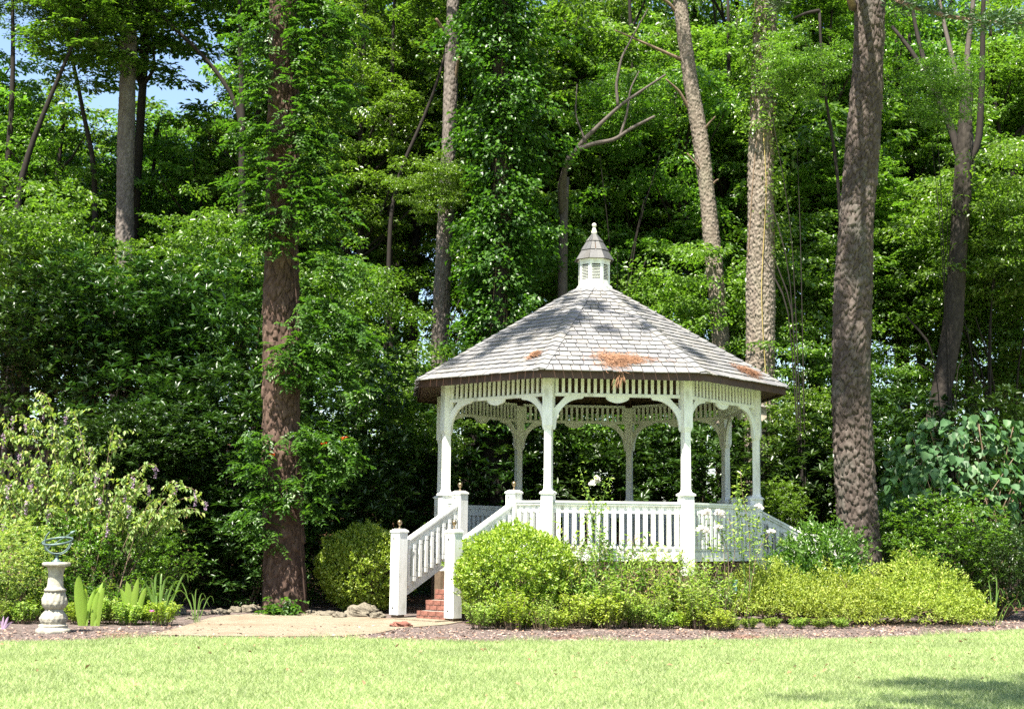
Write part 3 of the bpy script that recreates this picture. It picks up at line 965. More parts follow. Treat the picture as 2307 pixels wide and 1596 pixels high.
#PART2
# ------------------------------------------------------------------ trees with modelled bark
def smooth_path(pts, n):
    P = np.array(pts, float)
    s = np.concatenate([[0], np.cumsum(np.linalg.norm(np.diff(P, axis=0), axis=1))])
    t = np.linspace(0, s[-1], n)
    Q = np.stack([np.interp(t, s, P[:, i]) for i in range(P.shape[1])], 1)
    w = max(3, n // 14) | 1
    ker = np.hanning(w + 2)[1:-1]; ker /= ker.sum()
    pad = np.pad(Q, ((w // 2, w // 2), (0, 0)), mode='reflect', reflect_type='odd')
    return np.stack([np.convolve(pad[:, i], ker, mode='valid') for i in range(P.shape[1])], 1), t

def voronoi(u, v, nu, seed):
    """u in cells (wraps at nu), v in cells: distances to the two nearest cell points, id and offset of the nearest"""
    r = np.random.default_rng(seed)
    nv = int(v.max()) + 4
    J = r.random((nv, nu, 2)); idr = r.random((nv, nu))
    iu, iv = np.floor(u).astype(int), np.floor(v).astype(int)
    f1 = np.full(u.shape, 9.0); f2 = f1.copy(); cid = np.zeros(u.shape); off = np.zeros(u.shape)
    for du in (-1, 0, 1):
        for dv in (-1, 0, 1):
            a, b = iu + du, iv + dv
            aw, bw_ = a % nu, np.clip(b, 0, nv - 1)
            px, py = a + J[bw_, aw, 0], b + J[bw_, aw, 1]
            d = np.hypot(px - u, py - v)
            near = d < f1
            f2 = np.where(near, f1, np.minimum(f2, d))
            cid = np.where(near, idr[bw_, aw], cid)
            off = np.where(near, v - py, off)
            f1 = np.where(near, d, f1)
    return f1, f2, cid, off

def bark_mesh(name, path, rad, origin, cell=(0.10, 0.17), depth=0.03, nu=96, dz=0.03, seed=1, lean_noise=0.03):
    L_ = sum((Vector(b) - Vector(a)).length for a, b in zip(path[:-1], path[1:]))
    n = int(L_ / dz)
    Q, t = smooth_path([(*p, r) for p, r in zip(path, rad)], n)
    th = np.linspace(0, 2 * np.pi, nu, endpoint=False)
    T, TH = np.meshgrid(t, th, indexing='ij')
    rm = float(np.mean(rad))
    ncell = max(5, round(2 * np.pi * rm / cell[0]))
    wob = 0.25 * np.sin(T * 2.3 + TH * 2 + seed) + 0.2 * np.sin(T * 5.7 + TH * 5) + 0.15 * np.sin(T * 13.1 - TH * 7)
    wov = 0.3 * np.sin(TH * 3 + T * 1.1) + 0.2 * np.sin(TH * 8 - T * 3.7 + seed) + 0.1 * np.sin(TH * 17 + T * 6)
    f1, f2, cid, off = voronoi((TH / (2 * np.pi) * ncell + wob * 0.6) % ncell, T / cell[1] + 2 + wov, ncell, seed)
    g1, g2, cid2, off2 = voronoi((TH / (2 * np.pi) * ncell * 2 + wob) % (ncell * 2), T / cell[1] * 1.7 + 2 + wov, ncell * 2, seed + 9)
    crack = sstep(0.0, 0.17, f2 - f1)
    h = depth * (crack * (0.75 + 0.35 * cid) - 0.6 * off * crack + 0.25 * sstep(0.0, 0.3, g2 - g1) * (0.5 + cid2))
    lump = lean_noise * (np.sin(T * 0.9 + TH + seed) + np.sin(T * 1.7 - 2 * TH + seed * 2) + 0.6 * np.sin(3 * TH + T * 0.6))
    Rr = Q[:, 3][:, None] * (1 + lump) - depth + h
    X = Q[:, 0][:, None] + Rr * np.cos(TH); Y = Q[:, 1][:, None] + Rr * np.sin(TH); Z = np.broadcast_to(Q[:, 2][:, None], TH.shape)
    V = np.stack([X.ravel(), Y.ravel(), Z.ravel()], 1) - np.array(origin)
    i = np.arange(n - 1)[:, None] * nu; k = np.arange(nu)[None]; k2 = (k + 1) % nu
    F = np.stack([(i + k), (i + k2), (i + nu + k2), (i + nu + k)], -1).reshape(-1, 4)
    me = mesh_np(name, V, F, False)
    at_ = me.attributes.new('tone', 'FLOAT', 'POINT')
    at_.data.foreach_set('value', (0.6 * cid + 0.4 * cid2).ravel().astype(np.float32))
    return me

def branch_mesh(name, paths, origin=(0, 0, 0), n=6):
    b = MB()
    o = Vector(origin)
    for pts, r0, r1 in paths:
        Q, t = smooth_path(pts, max(6, 4 * len(pts)))
        k = len(Q)
        b.tube([Vector(q) - o for q in Q], [r0 + (r1 - r0) * i / (k - 1) for i in range(k)], n)
    return b.mesh(name, True)

def pine_crown(name, seed, rx, rz, n, per=110, leaf=0.26):
    r = np.random.default_rng(seed)
    C = crown_points(r, n, rx, rz, power=0.6)
    idx = np.repeat(np.arange(n), per); m = len(idx)
    v = r.normal(size=(m, 3)); v[:, 2] = np.abs(v[:, 2]) * 0.8; v /= np.linalg.norm(v, axis=1)[:, None]
    P = C[idx] + r.normal(0, 0.16, (m, 3))
    yaw = np.arctan2(v[:, 1], v[:, 0]); pit = np.arcsin(v[:, 2])
    D, Nn = dirs(m, yaw, pit, r.uniform(0, 6.28, m))
    return leaf_mesh(name, P, D, Nn, leaf * r.uniform(0.7, 1.2, m), 0.035, fold=0.0, droop=0.1)
PINE_CROWN = pine_crown('crown', 3, 4.3, 3.0, 80)

def big_tree(label, cat, uv, d, widths, mat, z_top, base_z=None, flare=1.25, cell=(0.10, 0.17), depth=0.03, nu=80, dz=0.04, seed=1, crown=True, name='pine_tree', crown_mat='pine_leaf', crown_h=4.0, lean_noise=0.03):
    """uv: the trunk's middle line as seen, at depth d; widths in the same units"""
    pts = [at(u, v, d) for u, v in uv]
    k = d / FPX
    rad = [w * k / 2 for w in widths]
    bx, by = pts[0][0], pts[0][1]
    bz = float(tz(bx, by)) if base_z is None else base_z
    z0 = pts[0][2]
    slope_x = (pts[1][0] - pts[0][0]) / (pts[1][2] - pts[0][2])
    lowx = bx - slope_x * (z0 - bz) * 0.5
    if z0 - bz > 0.3:
        pts = [(lowx, by, bz - 0.15), (lowx + slope_x * 0.25, by, bz + 0.35)] + pts
        rad = [rad[0] * flare, rad[0] * (1 + (flare - 1) * 0.4)] + rad
    else:
        pts[0] = (bx, by, bz - 0.15)
    sx = (pts[-1][0] - pts[-2][0]) / max(0.1, pts[-1][2] - pts[-2][2])
    pts.append((pts[-1][0] + sx * (z_top - pts[-1][2]), by, z_top))
    rad.append(rad[-1] * 0.72)
    org = (pts[0][0], pts[0][1], bz)
    root = thing(name, label, cat, org)
    obj('trunk', bark_mesh('trunk', pts, rad, org, cell, depth, nu, dz, seed, lean_noise), M[mat], root)
    if crown:
        limbs = []
        top = Vector(pts[-1])
        rr = random.Random(seed)
        for i in range(7):
            a = rr.uniform(0, 6.28); h = rr.uniform(0.0, 1.0)
            s = top - Vector((0, 0, 3.5 * h))
            e = s + Vector((math.cos(a) * 3.6, math.sin(a) * 3.6, 1.2))
            limbs.append(([s, (s + e) / 2 + Vector((0, 0, 0.5)), e], 0.09, 0.03))
        obj('limbs', branch_mesh('limbs', limbs, org), M['bark_dark'], root)
        o = obj('crown', PINE_CROWN, M[crown_mat], root, loc=(pts[-1][0] - org[0], pts[-1][1] - org[1], z_top - org[2] + 0.6), rot=(0, 0, seed * 1.1))
    return root, pts, rad, org

def stubs(root, org, items, mat, name='dead_branch'):
    for pts, r0, r1 in items:
        obj(name, branch_mesh(name, [(pts, r0, r1)], org), M[mat], root)

t2, t2p, t2r, t2o = big_tree('big reddish-barked pine left of the gazebo steps, hung with a green vine', 'tree',
    [(641, 1376), (640, 1300), (638, 1150), (634, 950), (633, 700), (637, 400), (640, 150), (639, -40)], 28.7,
    [104, 94, 86, 84, 80, 72, 68, 64], 'bark', 19.5, 0.03, cell=(0.12, 0.27), depth=0.055, nu=130, dz=0.03, seed=2)
t10, t10p, t10r, t10o = big_tree('massive flaky-barked pine right of the gazebo behind the yellow-green azaleas', 'tree',
    [(1944, 1282), (1931, 1150), (1921, 1020), (1915, 880), (1920, 720), (1930, 520), (1945, 300), (1957, 100), (1961, -40)], 29.8,
    [92, 88, 86, 85, 83, 79, 74, 69, 67], 'bark_flaky', 20.5, 0.03, cell=(0.11, 0.19), depth=0.055, nu=130, dz=0.03, seed=4)
t9, t9p, t9r, t9o = big_tree('pale straight pine behind the right edge of the gazebo roof, ivy round its top', 'tree',
    [(1712, 1115), (1714, 950), (1714, 760), (1713, 560), (1714, 380), (1720, 220), (1722, 60), (1722, -40)], 37.0,
    [74, 70, 65, 61, 57, 55, 53, 52], 'bark_pale', 21.5, None, cell=(0.075, 0.11), depth=0.045, nu=110, dz=0.03, seed=6)
t8, t8p, t8r, t8o = big_tree('slim pale pine leaning left above the right slope of the gazebo roof', 'tree',
    [(1628, 860), (1622, 740), (1608, 580), (1594, 440), (1577, 310), (1556, 190), (1540, 70), (1528, -40)], 39.0,
    [40, 40, 38, 36, 36, 34, 32, 30], 'bark_pale', 22.0, None, cell=(0.065, 0.09), depth=0.03, nu=72, dz=0.03, seed=8)
stubs(t8, t8o, [([at(1554, 248, 39), at(1530, 205, 38.8), at(1500, 178, 38.6)], 0.06, 0.02),
                ([at(1536, 135, 39), at(1470, 105, 38.8), at(1385, 68, 38.6)], 0.055, 0.02),
                ([at(1522, 25, 39), at(1508, 8, 38.9), at(1480, -12, 38.7)], 0.06, 0.03),
                ([at(1583, 300, 39), at(1595, 280, 38.8), at(1612, 262, 38.7)], 0.045, 0.018),
                ([at(1592, 400, 39), at(1570, 370, 38.8), at(1548, 345, 38.7)], 0.05, 0.018),
                ([at(1602, 420, 39), at(1612, 408, 38.9), at(1618, 404, 38.8)], 0.04, 0.02)], 'twig')
t6, t6p, t6r, t6o = big_tree('tall brown pine rising behind the left slope of the roof beside the ivy column', 'tree',
    [(990, 830), (995, 700), (1000, 560), (1008, 400), (1014, 240), (1019, 100), (1022, -40)], 40.0,
    [40, 38, 36, 34, 32, 30, 28], 'bark_grey', 23.0, None, cell=(0.08, 0.16), depth=0.03, nu=60, dz=0.04, seed=10)
stubs(t6, t6o, [([at(1012, 95, 40), at(998, 66, 39.8), at(982, 42, 39.6)], 0.08, 0.04),
                ([at(1024, 190, 40), at(1030, 150, 39.8), at(1034, 128, 39.6)], 0.07, 0.04)], 'twig')
t1, t1p, t1r, t1o = big_tree('straight grey pine trunk crossing the patch of open sky at upper left', 'tree',
    [(279, 640), (280, 560), (282, 420), (285, 280), (288, 150), (290, 20), (291, -40)], 43.0,
    [42, 41, 39, 38, 37, 36, 35], 'bark_grey', 23.5, None, cell=(0.09, 0.17), depth=0.03, nu=60, dz=0.04, seed=12)
t7, t7p, t7r, t7o = big_tree('dark trunk wrapped in a thick column of ivy behind the gazebo', 'tree',
    [(1118, 1100), (1120, 900), (1122, 700), (1128, 480), (1132, 250), (1130, 80), (1128, -40)], 38.0,
    [62, 58, 54, 50, 46, 44, 42], 'bark_dark', 20.0, None, cell=(0.09, 0.17), depth=0.03, nu=48, dz=0.05, seed=14, name='ivy_clad_tree')
t12, t12p, t12r, t12o = big_tree('dark leaning trunk right of the big flaky pine above the broad-leaved bush', 'tree',
    [(2082, 1095), (2104, 960), (2126, 850), (2148, 730), (2160, 560), (2168, 420), (2172, 330)], 38.4,
    [44, 46, 46, 44, 40, 40, 36], 'bark_dark', 15.0, None, cell=(0.09, 0.2), depth=0.025, nu=48, dz=0.05, seed=16, crown=False, name='oak_tree')
stubs(t12, t12o, [([at(2170, 380, 38.4), at(2140, 280, 38.9), at(2100, 190, 39.4), at(2050, 110, 39.9), at(2010, 60, 40.4)], 0.13, 0.05),
                  ([at(2118, 225, 39.4), at(2085, 150, 39.8), at(2062, 60, 40.2), at(2050, -30, 40.4)], 0.09, 0.045),
                  ([at(2172, 380, 38.4), at(2205, 330, 38.4), at(2212, 200, 38.4), at(2216, -20, 38.4)], 0.11, 0.06)], 'bark_dark', 'limb')
stubs(t12, t12o, [([at(2190, 400, 39.0), at(2186, 300, 39.2), at(2160, 190, 39.4), at(2128, 60, 39.8), at(2110, -30, 40.2)], 0.10, 0.05),
                  ([at(2184, 220, 39.4), at(2178, 130, 39.4), at(2190, 30, 39.4), at(2196, -40, 39.4)], 0.10, 0.06)], 'bark_grey', 'limb')
t5 = thing('oak_tree', 'crooked grey oak whose bare limbs reach up right above the cupola', 'tree', (*gnd(1268, 1230)[:1], 40.0, 0))
ox = at(1268, 520, 40)[0]
t5.location = (ox, 40, float(tz(ox, 40)))
org5 = tuple(t5.location)
obj('trunk', branch_mesh('trunk', [([(ox, 40, org5[2] - 0.1), at(1266, 800, 40), at(1268, 600, 40), at(1270, 480, 40), at(1274, 400, 40)], 0.22, 0.12)], org5, 10), M['bark_grey'], t5)
stubs(t5, org5, [([at(1266, 480, 40), at(1262, 420, 39.2), at(1275, 372, 38.6), at(1284, 345, 38.6), at(1330, 325, 38.6), at(1385, 315, 38.6), at(1420, 290, 38.6), at(1475, 262, 38.6)], 0.105, 0.04),
                 ([at(1268, 470, 40), at(1272, 380, 39), at(1310, 320, 38.6), at(1360, 272, 38.6), at(1400, 235, 38.6), at(1455, 198, 38.6), at(1500, 168, 38.6)], 0.10, 0.03),
                 ([at(1392, 240, 38.6), at(1388, 190, 38.6), at(1400, 130, 38.6), at(1432, 70, 38.6), at(1460, 20, 38.6)], 0.05, 0.02),
                 ([at(1395, 312, 38.6), at(1412, 260, 38.6), at(1420, 200, 38.6), at(1440, 160, 38.6)], 0.045, 0.02),
                 ([at(1320, 322, 38.6), at(1296, 260, 38.6), at(1300, 190, 38.6)], 0.035, 0.015)], 'bark_grey', 'limb')
sn = thing('dead_snag', 'thin grey dead stem with a bent top left of the flaky pine', 'dead tree', at(1906, 640, 35))
os_ = tuple(sn.location)
os_ = (os_[0], 35.0, float(tz(os_[0], 35))); sn.location = os_
obj('stem', branch_mesh('stem', [([(os_[0] + 0.2, 35, os_[2]), at(1902, 640, 35), at(1893, 500, 35), at(1888, 400, 35), at(1874, 300, 35), at(1856, 200, 35), at(1850, 120, 35), at(1846, 24, 35)], 0.06, 0.035)], os_), M['bark_dark'], sn)
obj('bent_top', branch_mesh('bent_top', [([at(1846, 24, 35), at(1815, 30, 35), at(1788, 42, 35)], 0.055, 0.03)], os_), M['bark_dark'], sn)

# a limb of the vine-hung pine that reaches over the roof and dapples it, and the branch of the flaky pine at the top of the view
def limb_with_needles(root, org, pts, r0, r1, clumps, seed, name='limb', per=60, spread=0.35, leaf=0.22):
    r = np.random.default_rng(seed)
    l = obj(name, branch_mesh(name, [(pts, r0, r1)], org), M['twig'], root)
    Q, t = smooth_path(pts, 60)
    i = r.integers(15, 60, clumps)
    C = Q[i] + r.normal(0, spread, (clumps, 3)) * np.array([1, 1, 0.4])
    idx = np.repeat(np.arange(clumps), per); m = len(idx)
    D, Nn = dirs(m, r.uniform(0, 6.28, m), r.normal(0.25, 0.5, m), r.uniform(0, 6.28, m))
    P = C[idx] + r.normal(0, 0.1, (m, 3)) - np.array(org)
    obj('needle_spray', leaf_mesh('needle_spray', P, D, Nn, leaf * r.uniform(0.7, 1.2, m), 0.04, fold=0, droop=0.1), M['pine_leaf'], l)
limb_with_needles(t2, t2o, [(-4.7, 28.7, 13.5), (-3.0, 27.0, 14.6), (-1.2, 25.6, 15.3), (0.8, 24.3, 15.8)], 0.10, 0.03, 34, 5, spread=0.55, per=95, leaf=0.3)
limb_with_needles(t2, t2o, [(-4.7, 28.7, 15.0), (-4.2, 26.6, 15.8), (-3.0, 24.9, 16.3), (-1.7, 23.4, 16.5)], 0.10, 0.03, 40, 6, spread=0.6, per=95, leaf=0.3)
limb_with_needles(t10, t10o, [(7.6, 29.8, 15.0), (7.0, 27.6, 15.8), (6.0, 25.6, 16.3), (4.9, 24.2, 16.6)], 0.10, 0.03, 42, 8, spread=0.8, per=95, leaf=0.3)
limb_with_needles(t10, t10o, [(7.6, 29.8, 13.5), (6.6, 27.4, 13.9), (5.8, 26.0, 14.2), (5.0, 25.2, 14.3)], 0.10, 0.03, 22, 9, spread=0.7, per=95, leaf=0.3)
limb_with_needles(t10, t10o, [at(1985, -25, 29.6), at(2030, 8, 28.6), at(2130, 36, 28.2), at(2220, 50, 28.0), at(2330, 52, 27.8)], 0.07, 0.025, 22, 7, 'dead_branch', 40, 0.16, 0.2)
for s in (1, 2):
    pass

# pines outside the view whose shade falls into it, and the tree behind the camera that shades the lawn's corner
def plain_pine(label, loc, h, seed, rx=1.0, rz=1.0):
    root = thing('pine_tree', label, 'tree', loc)
    obj('trunk', branch_mesh('trunk', [([(0, 0, -0.1), (0.1, 0, h * 0.5), (0, 0.1, h)], 0.42, 0.2)], (0, 0, 0), 10), M['bark'], root)
    c = obj('crown', PINE_CROWN, M['pine_leaf'], root, loc=(0, 0, h + 0.5), rot=(0, 0, seed))
    c.scale = (rx, rx, rz)
plain_pine('tall pine beyond the left edge of the bed, standing out of view', (-12.8, 25.6, 0), 18.0, 1.0)
plain_pine('second tall pine beyond the left shrubs, out of view', (-16.5, 32.0, 0.1), 17.0, 2.0, 1.1)
plain_pine('tall pine beyond the right end of the bed, out of view', (19.0, 30.5, 0), 19.0, 3.0, 1.1)

# ------------------------------------------------------------------ climbing plants
def fronds(r, P, yaw, pitch, flen, npair, lf, asp=0.5, sag=0.35):
    """pinnate leaves: leaflets in pairs along a drooping midrib"""
    n = len(P); out = []
    D, Nn = dirs(n, yaw, pitch, r.normal(0, 0.35, n))
    S = np.cross(D, Nn)
    fl = flen * r.uniform(0.7, 1.2, n)
    for j in range(npair):
        t = (j + 0.6) / npair
        B = P + D * (fl * t)[:, None] - np.array([0, 0, 1.0]) * (sag * fl * t * t)[:, None]
        for sg in (-1, 1):
            d = D * 0.55 + S * sg * 0.85 - np.array([0, 0, 0.25])
            d = d + r.normal(0, 0.12, (n, 3)); d /= np.linalg.norm(d, axis=1)[:, None]
            nn = Nn - d * (Nn * d).sum(1)[:, None]; nn /= np.linalg.norm(nn, axis=1)[:, None]
            out.append((B, d, nn, lf * r.uniform(0.75, 1.2, n)))
    P_ = np.concatenate([o[0] for o in out]); D_ = np.concatenate([o[1] for o in out]); N_ = np.concatenate([o[2] for o in out]); L_ = np.concatenate([o[3] for o in out])
    return P_, D_, N_, L_, L_ * asp

r = np.random.default_rng(21)
vine = thing('trumpet_vine', 'green pinnate-leaved vine spilling off the right side of the big reddish pine', 'vine', t2o)
clus = []                                            # (u, v, radius m, count)
for v_ in range(-40, 530, 22):
    if r.random() < 0.75: clus.append((592 + r.normal(0, 12), v_, 0.26, int(r.integers(4, 14))))
    if r.random() < 0.8: clus.append((680 + r.normal(0, 14), v_, 0.34, int(r.integers(5, 20))))
    if r.random() < 0.85: clus.append((725 + r.normal(0, 30), v_ + 8, 0.40, int(r.integers(6, 24))))
for u_, v_, rad_, n_ in ((590, 505, .35, 40), (700, 480, .5, 50), (620, 545, .22, 18), (700, 690, .30, 30), (735, 720, .42, 50), (775, 745, .40, 46), (815, 770, .32, 36), (665, 785, .34, 40), (700, 800, .45, 55), (740, 830, .36, 42),
                         (630, 815, .22, 16), (655, 855, .24, 18), (690, 985, .30, 26), (735, 1000, .34, 36), (770, 1030, .36, 40), (720, 1075, .34, 34), (660, 1090, .26, 20), (640, 1135, .2, 12), (585, 1000, .26, 26), (578, 1055, .28, 28), (592, 1110, .28, 24), (575, 1165, .3, 26), (600, 1215, .22, 14), (700, 1140, .28, 18),
                         (770, 620, .4, 30), (720, 580, .4, 26), (790, 880, .3, 24), (560, 300, .4, 26), (555, 420, .4, 26), (750, 200, .5, 40), (760, 60, .5, 40), (560, 80, .35, 22), (640, 1365, .25, 16), (615, 1368, .2, 10)):
    clus.append((u_, v_, rad_, n_))
PP, YY = [], []
for u_, v_, rad_, n_ in clus:
    c = np.array(at(u_, v_, 28.15)); c[2] = max(c[2], 0.12)
    n_ = int(n_ * 1.7)
    q = c + r.normal(0, rad_ * 0.55, (n_, 3)) * np.array([1, 0.8, 0.8])
    PP.append(q)
    YY.append(np.arctan2(q[:, 1] - 28.9, q[:, 0] + 4.85) + r.normal(0, 0.7, n_))
PP = np.concatenate(PP); YY = np.concatenate(YY)
dd = np.hypot(PP[:, 0] - (-4.75), PP[:, 1] - 28.7)
push = np.clip(0.45 / np.maximum(dd, 0.05), 1, 3)
PP[:, 0] = -4.75 + (PP[:, 0] + 4.75) * push; PP[:, 1] = 28.7 + (PP[:, 1] - 28.7) * push
PP[:, 2] = np.maximum(PP[:, 2], 0.1)
q = fronds(r, PP - np.array(t2o), YY, r.normal(-0.1, 0.3, len(PP)), 0.34, 5, 0.110, 0.5)
obj('foliage', leaf_mesh('foliage', *q), M['vine'], vine)
stems = []
for i in range(7):
    x0 = 640 + r.uniform(-30, 40)
    pts = []
    for v_ in np.linspace(1370, 0, 14):
        u_ = np.interp(v_, [0, 700, 1376], [660, 665, 682]) + 8 * math.sin(v_ * 0.01 + i * 1.3) - (i % 3) * 14
        pts.append(at(u_, v_, 28.30 - 0.02 * (i % 3)))
    stems.append((pts, 0.022 + 0.008 * (i % 2), 0.015))
obj('stem', branch_mesh('stem', stems[:1], t2o, 5), M['bark'], vine)
for u_, v_ in ((731, 997), (611, 1022), (775, 985)):
    c = np.array(at(u_, v_, 27.9)) - np.array(t2o)
    P = np.tile(c, (7, 1)); D, Nn = dirs(7, r.uniform(0, 6.28, 7), r.uniform(-0.8, 0.2, 7), r.normal(0, 1, 7))
    obj('blossom', leaf_mesh('blossom', P, D, Nn, np.full(7, 0.085), 0.035), M['orange'], vine)

def ivy_on(name, label, trunkpts, trunkrad, org, z0, z1, n_sprays, per, spread, leaf, mat, seed, ang=None, asp=0.75, parent_stems=True):
    r = np.random.default_rng(seed)
    root = thing(name, label, 'ivy', org)
    z = r.uniform(z0, z1, n_sprays)
    tp = np.array(trunkpts)
    tx = np.interp(z, tp[:, 2], tp[:, 0]); ty = np.interp(z, tp[:, 2], tp[:, 1]); tr = np.interp(z, tp[:, 2], trunkrad)
    a = r.uniform(0, 6.28, n_sprays) if ang is None or ang == 'two' else r.normal(ang[0], ang[1], n_sprays)
    if ang == 'two': a = np.where(r.random(n_sprays) < 0.6, r.choice([math.pi + 0.15, -0.15], n_sprays) + r.normal(0, 0.6, n_sprays), a)
    rr = tr + np.abs(r.normal(0, spread, n_sprays)) * (1 + 0.5 * np.sin(z * 2.1 + a * 2))
    C = np.stack([tx + rr * np.cos(a), ty + rr * np.sin(a), z], 1) - np.array(org)
    idx = np.repeat(np.arange(n_sprays), per); m = len(idx)
    P = C[idx] + r.normal(0, 0.17, (m, 3)) * np.array([1, 1, 0.6])
    yaw = a[idx] + r.normal(0, 0.8, m)
    D, Nn = dirs(m, yaw, r.normal(-0.45, 0.35, m), r.normal(0, 0.45, m))
    L = leaf * r.uniform(0.6, 1.25, m)
    obj('foliage', leaf_mesh('foliage', P, D, Nn, L, L * asp), M[mat], root)
    sp = []
    for i in range(4):
        aa = r.uniform(0, 6.28)
        zz = np.linspace(z0, z1, 12)
        sp.append(([(np.interp(q, tp[:, 2], tp[:, 0]) + (np.interp(q, tp[:, 2], trunkrad) + 0.01) * math.cos(aa + q * 0.2), np.interp(q, tp[:, 2], tp[:, 1]) + (np.interp(q, tp[:, 2], trunkrad) + 0.01) * math.sin(aa + q * 0.2), q) for q in zz], 0.02, 0.012))
    obj('stem', branch_mesh('stem', sp, org, 5), M['twig'], root)
    return root
ivy_on('ivy', 'thick column of dark green ivy smothering the trunk behind the gazebo', t7p, t7r, t7o, 4.5, 17.8, 900, 40, 0.46, 0.14, 'vine', 31, 'two')
ivy_on('ivy', 'bright ivy wrapped round the top of the pale straight pine', t9p, t9r, t9o, 12.6, 17.5, 170, 26, 0.12, 0.115, 'bright', 32)
ivy_on('ivy', 'yellow-green ivy strand hanging down the right side of the pale straight pine', t9p, t9r, t9o, 9.2, 13.6, 70, 14, 0.10, 0.11, 'bright', 33, (-0.3, 0.4))
st9 = thing('vine_stem', 'yellowish vine stem running up the face of the pale straight pine', 'vine', t9o)
obj('stem', branch_mesh('stem', [([at(1722, 1040, 36.5), at(1728, 880, 36.52), at(1718, 740, 36.55), at(1715, 640, 36.55), at(1722, 520, 36.6), at(1727, 420, 36.62), at(1720, 300, 36.62)], 0.013, 0.011)], t9o, 5), plain('vine_stem', (0.32, 0.25, 0.08), 0.8), st9)

# bird house on its pole in front of the pale pine
bp = at(1717, 945, 35.6)
bh = thing('bird_house', 'weathered wooden bird house on a dark pole behind the right gazebo post', 'bird house', (bp[0], bp[1], 0.0))
obj('box', MB().box((0, 0, bp[2]), (0.20, 0.2, 0.62)).mesh('box'), M['birdbox'], bh)
obj('roof', MB().box((0, -0.03, bp[2] + 0.345), (0.36, 0.34, 0.05), Matrix.Rotation(0.12, 3, 'Y')).mesh('roof'), M['branch_pale'], bh)
obj('pole', MB().tube([(0, 0, 0), (0, 0, bp[2] - 0.31)], 0.05, 8).tube([(0, 0, bp[2] - 1.0), (0, 0, bp[2] - 0.311)], 0.10, 10).mesh('pole'), M['bolt'], bh)

# ------------------------------------------------------------------ the wood behind
def forest_crown(seed, n, per, rx, rz, rad, leaf, asp, tilt=0.3, droop=-0.35):
    r = np.random.default_rng(seed)
    C = crown_points(r, n, rx, rz)
    P, D, Nn, L, Wd = sprays_to_leaves(r, C, per, rad, 0.07, leaf, asp, tilt, droop)
    return leaf_mesh('crown', P, D, Nn, L, Wd), C
CROWNS = []
for i, (n, per, rx, rz, rad, leaf, asp) in enumerate(((130, 190, 3.2, 6.6, 0.80, 0.200, 0.55), (230, 150, 3.0, 6.2, 0.55, 0.145, 0.6), (120, 210, 3.5, 6.8, 0.90, 0.195, 0.5), (150, 130, 3.1, 6.6, 0.66, 0.26, 0.45))):
    me, C = forest_crown(40 + i, n, per, rx, rz, rad, leaf, asp)
    limbs = []
    rr = random.Random(i)
    pick = sorted(range(len(C)), key=lambda q: rr.random())[:26]
    for q in pick:
        e = Vector(C[q]); s = Vector((0, 0, max(-7.5, e.z - 0.7 * math.hypot(e.x, e.y) - 0.6)))
        limbs.append(([s, s.lerp(e, 0.5) + Vector((rr.uniform(-.2, .2), rr.uniform(-.2, .2), -0.15)), e], 0.07, 0.018))
    tr = [([(0, 0, -12.5), (rr.uniform(-.2, .2), 0.1, -6), (rr.uniform(-.5, .5), 0, 0), (rr.uniform(-.5, .5), 0, 5.5)], 0.24, 0.05)]
    CROWNS.append((me, branch_mesh('limbs', limbs, (0, 0, 0), 5), branch_mesh('trunk', tr, (0, 0, 0), 8)))

def forest_tree(x, y, s, variant, mat, label, group, zs=1.0, lift=0.0, rx=1.0, trunk_mat='bark_dark', name='forest_tree'):
    z = float(tz(x, y))
    root = thing(name, label, 'tree', (x, y, z), group=group)
    cm, lm_, tm = CROWNS[variant]
    rot = random.uniform(0, 6.28)
    for nm, me in (('crown', cm), ('limbs', lm_), ('trunk', tm)):
        o = obj(nm, me, M['canopy'] if nm == 'crown' else M['bark_dark'], root, loc=(0, 0, (11.5 + lift) * s * zs), rot=(0, 0, rot))
        o.scale = (s * rx, s * rx, s * zs) if nm != 'trunk' else (s, s, s * zs * (1 + lift / 12))
        o.material_slots[0].link = 'OBJECT'
        o.material_slots[0].material = M[mat] if nm == 'crown' else M[trunk_mat]
    return root

GAP = [(205, 285, 118, 205), (320, 480, 105, 200)]
def top_v(x, y, ztop):
    """height in the view of a point"""
    dy, dz = y, ztop - CAM_Z
    d = dy * CP + dz * SP; u = -dy * SP + dz * CP
    return 1153.5 + FPX * x / d, 798 - FPX * u / d

frnd = random.Random(11)
zones = {'l': ('leafy tree in the tall wood left of the big reddish pine', 'trees of the wood on the left'),
         'm': ('leafy tree in the tall wood directly behind the gazebo', 'trees of the wood behind the gazebo'),
         'r': ('leafy tree in the tall wood beyond the flaky pine on the right', 'trees of the wood on the right')}
MARKS = ((-400, 'beyond the left edge'), (60, 'at the far left edge'), (180, 'just left of the grey pine trunk'), (330, 'just right of the grey pine trunk'), (470, 'above the shady evergreens'), (570, 'just left of the reddish pine'), (700, 'just right of the reddish pine'), (810, 'between reddish pine and brown pine'), (930, 'just left of the brown pine'), (1060, 'between brown pine and ivy column'), (1190, 'just right of the ivy column'), (1340, 'straight above the cupola'), (1460, 'right of the cupola'), (1570, 'behind the leaning pale pine'), (1720, 'behind the straight pale pine'), (1830, 'left of the dead snag'), (1940, 'behind the flaky pine'), (2060, 'just right of the flaky pine'), (2170, 'behind the dark forked oak'), (2300, 'at the right edge'), (2900, 'beyond the right edge'))
ROWN = {45.5: 'nearest rank', 50: 'second rank', 56: 'third rank', 64: 'farthest rank'}
used = {}
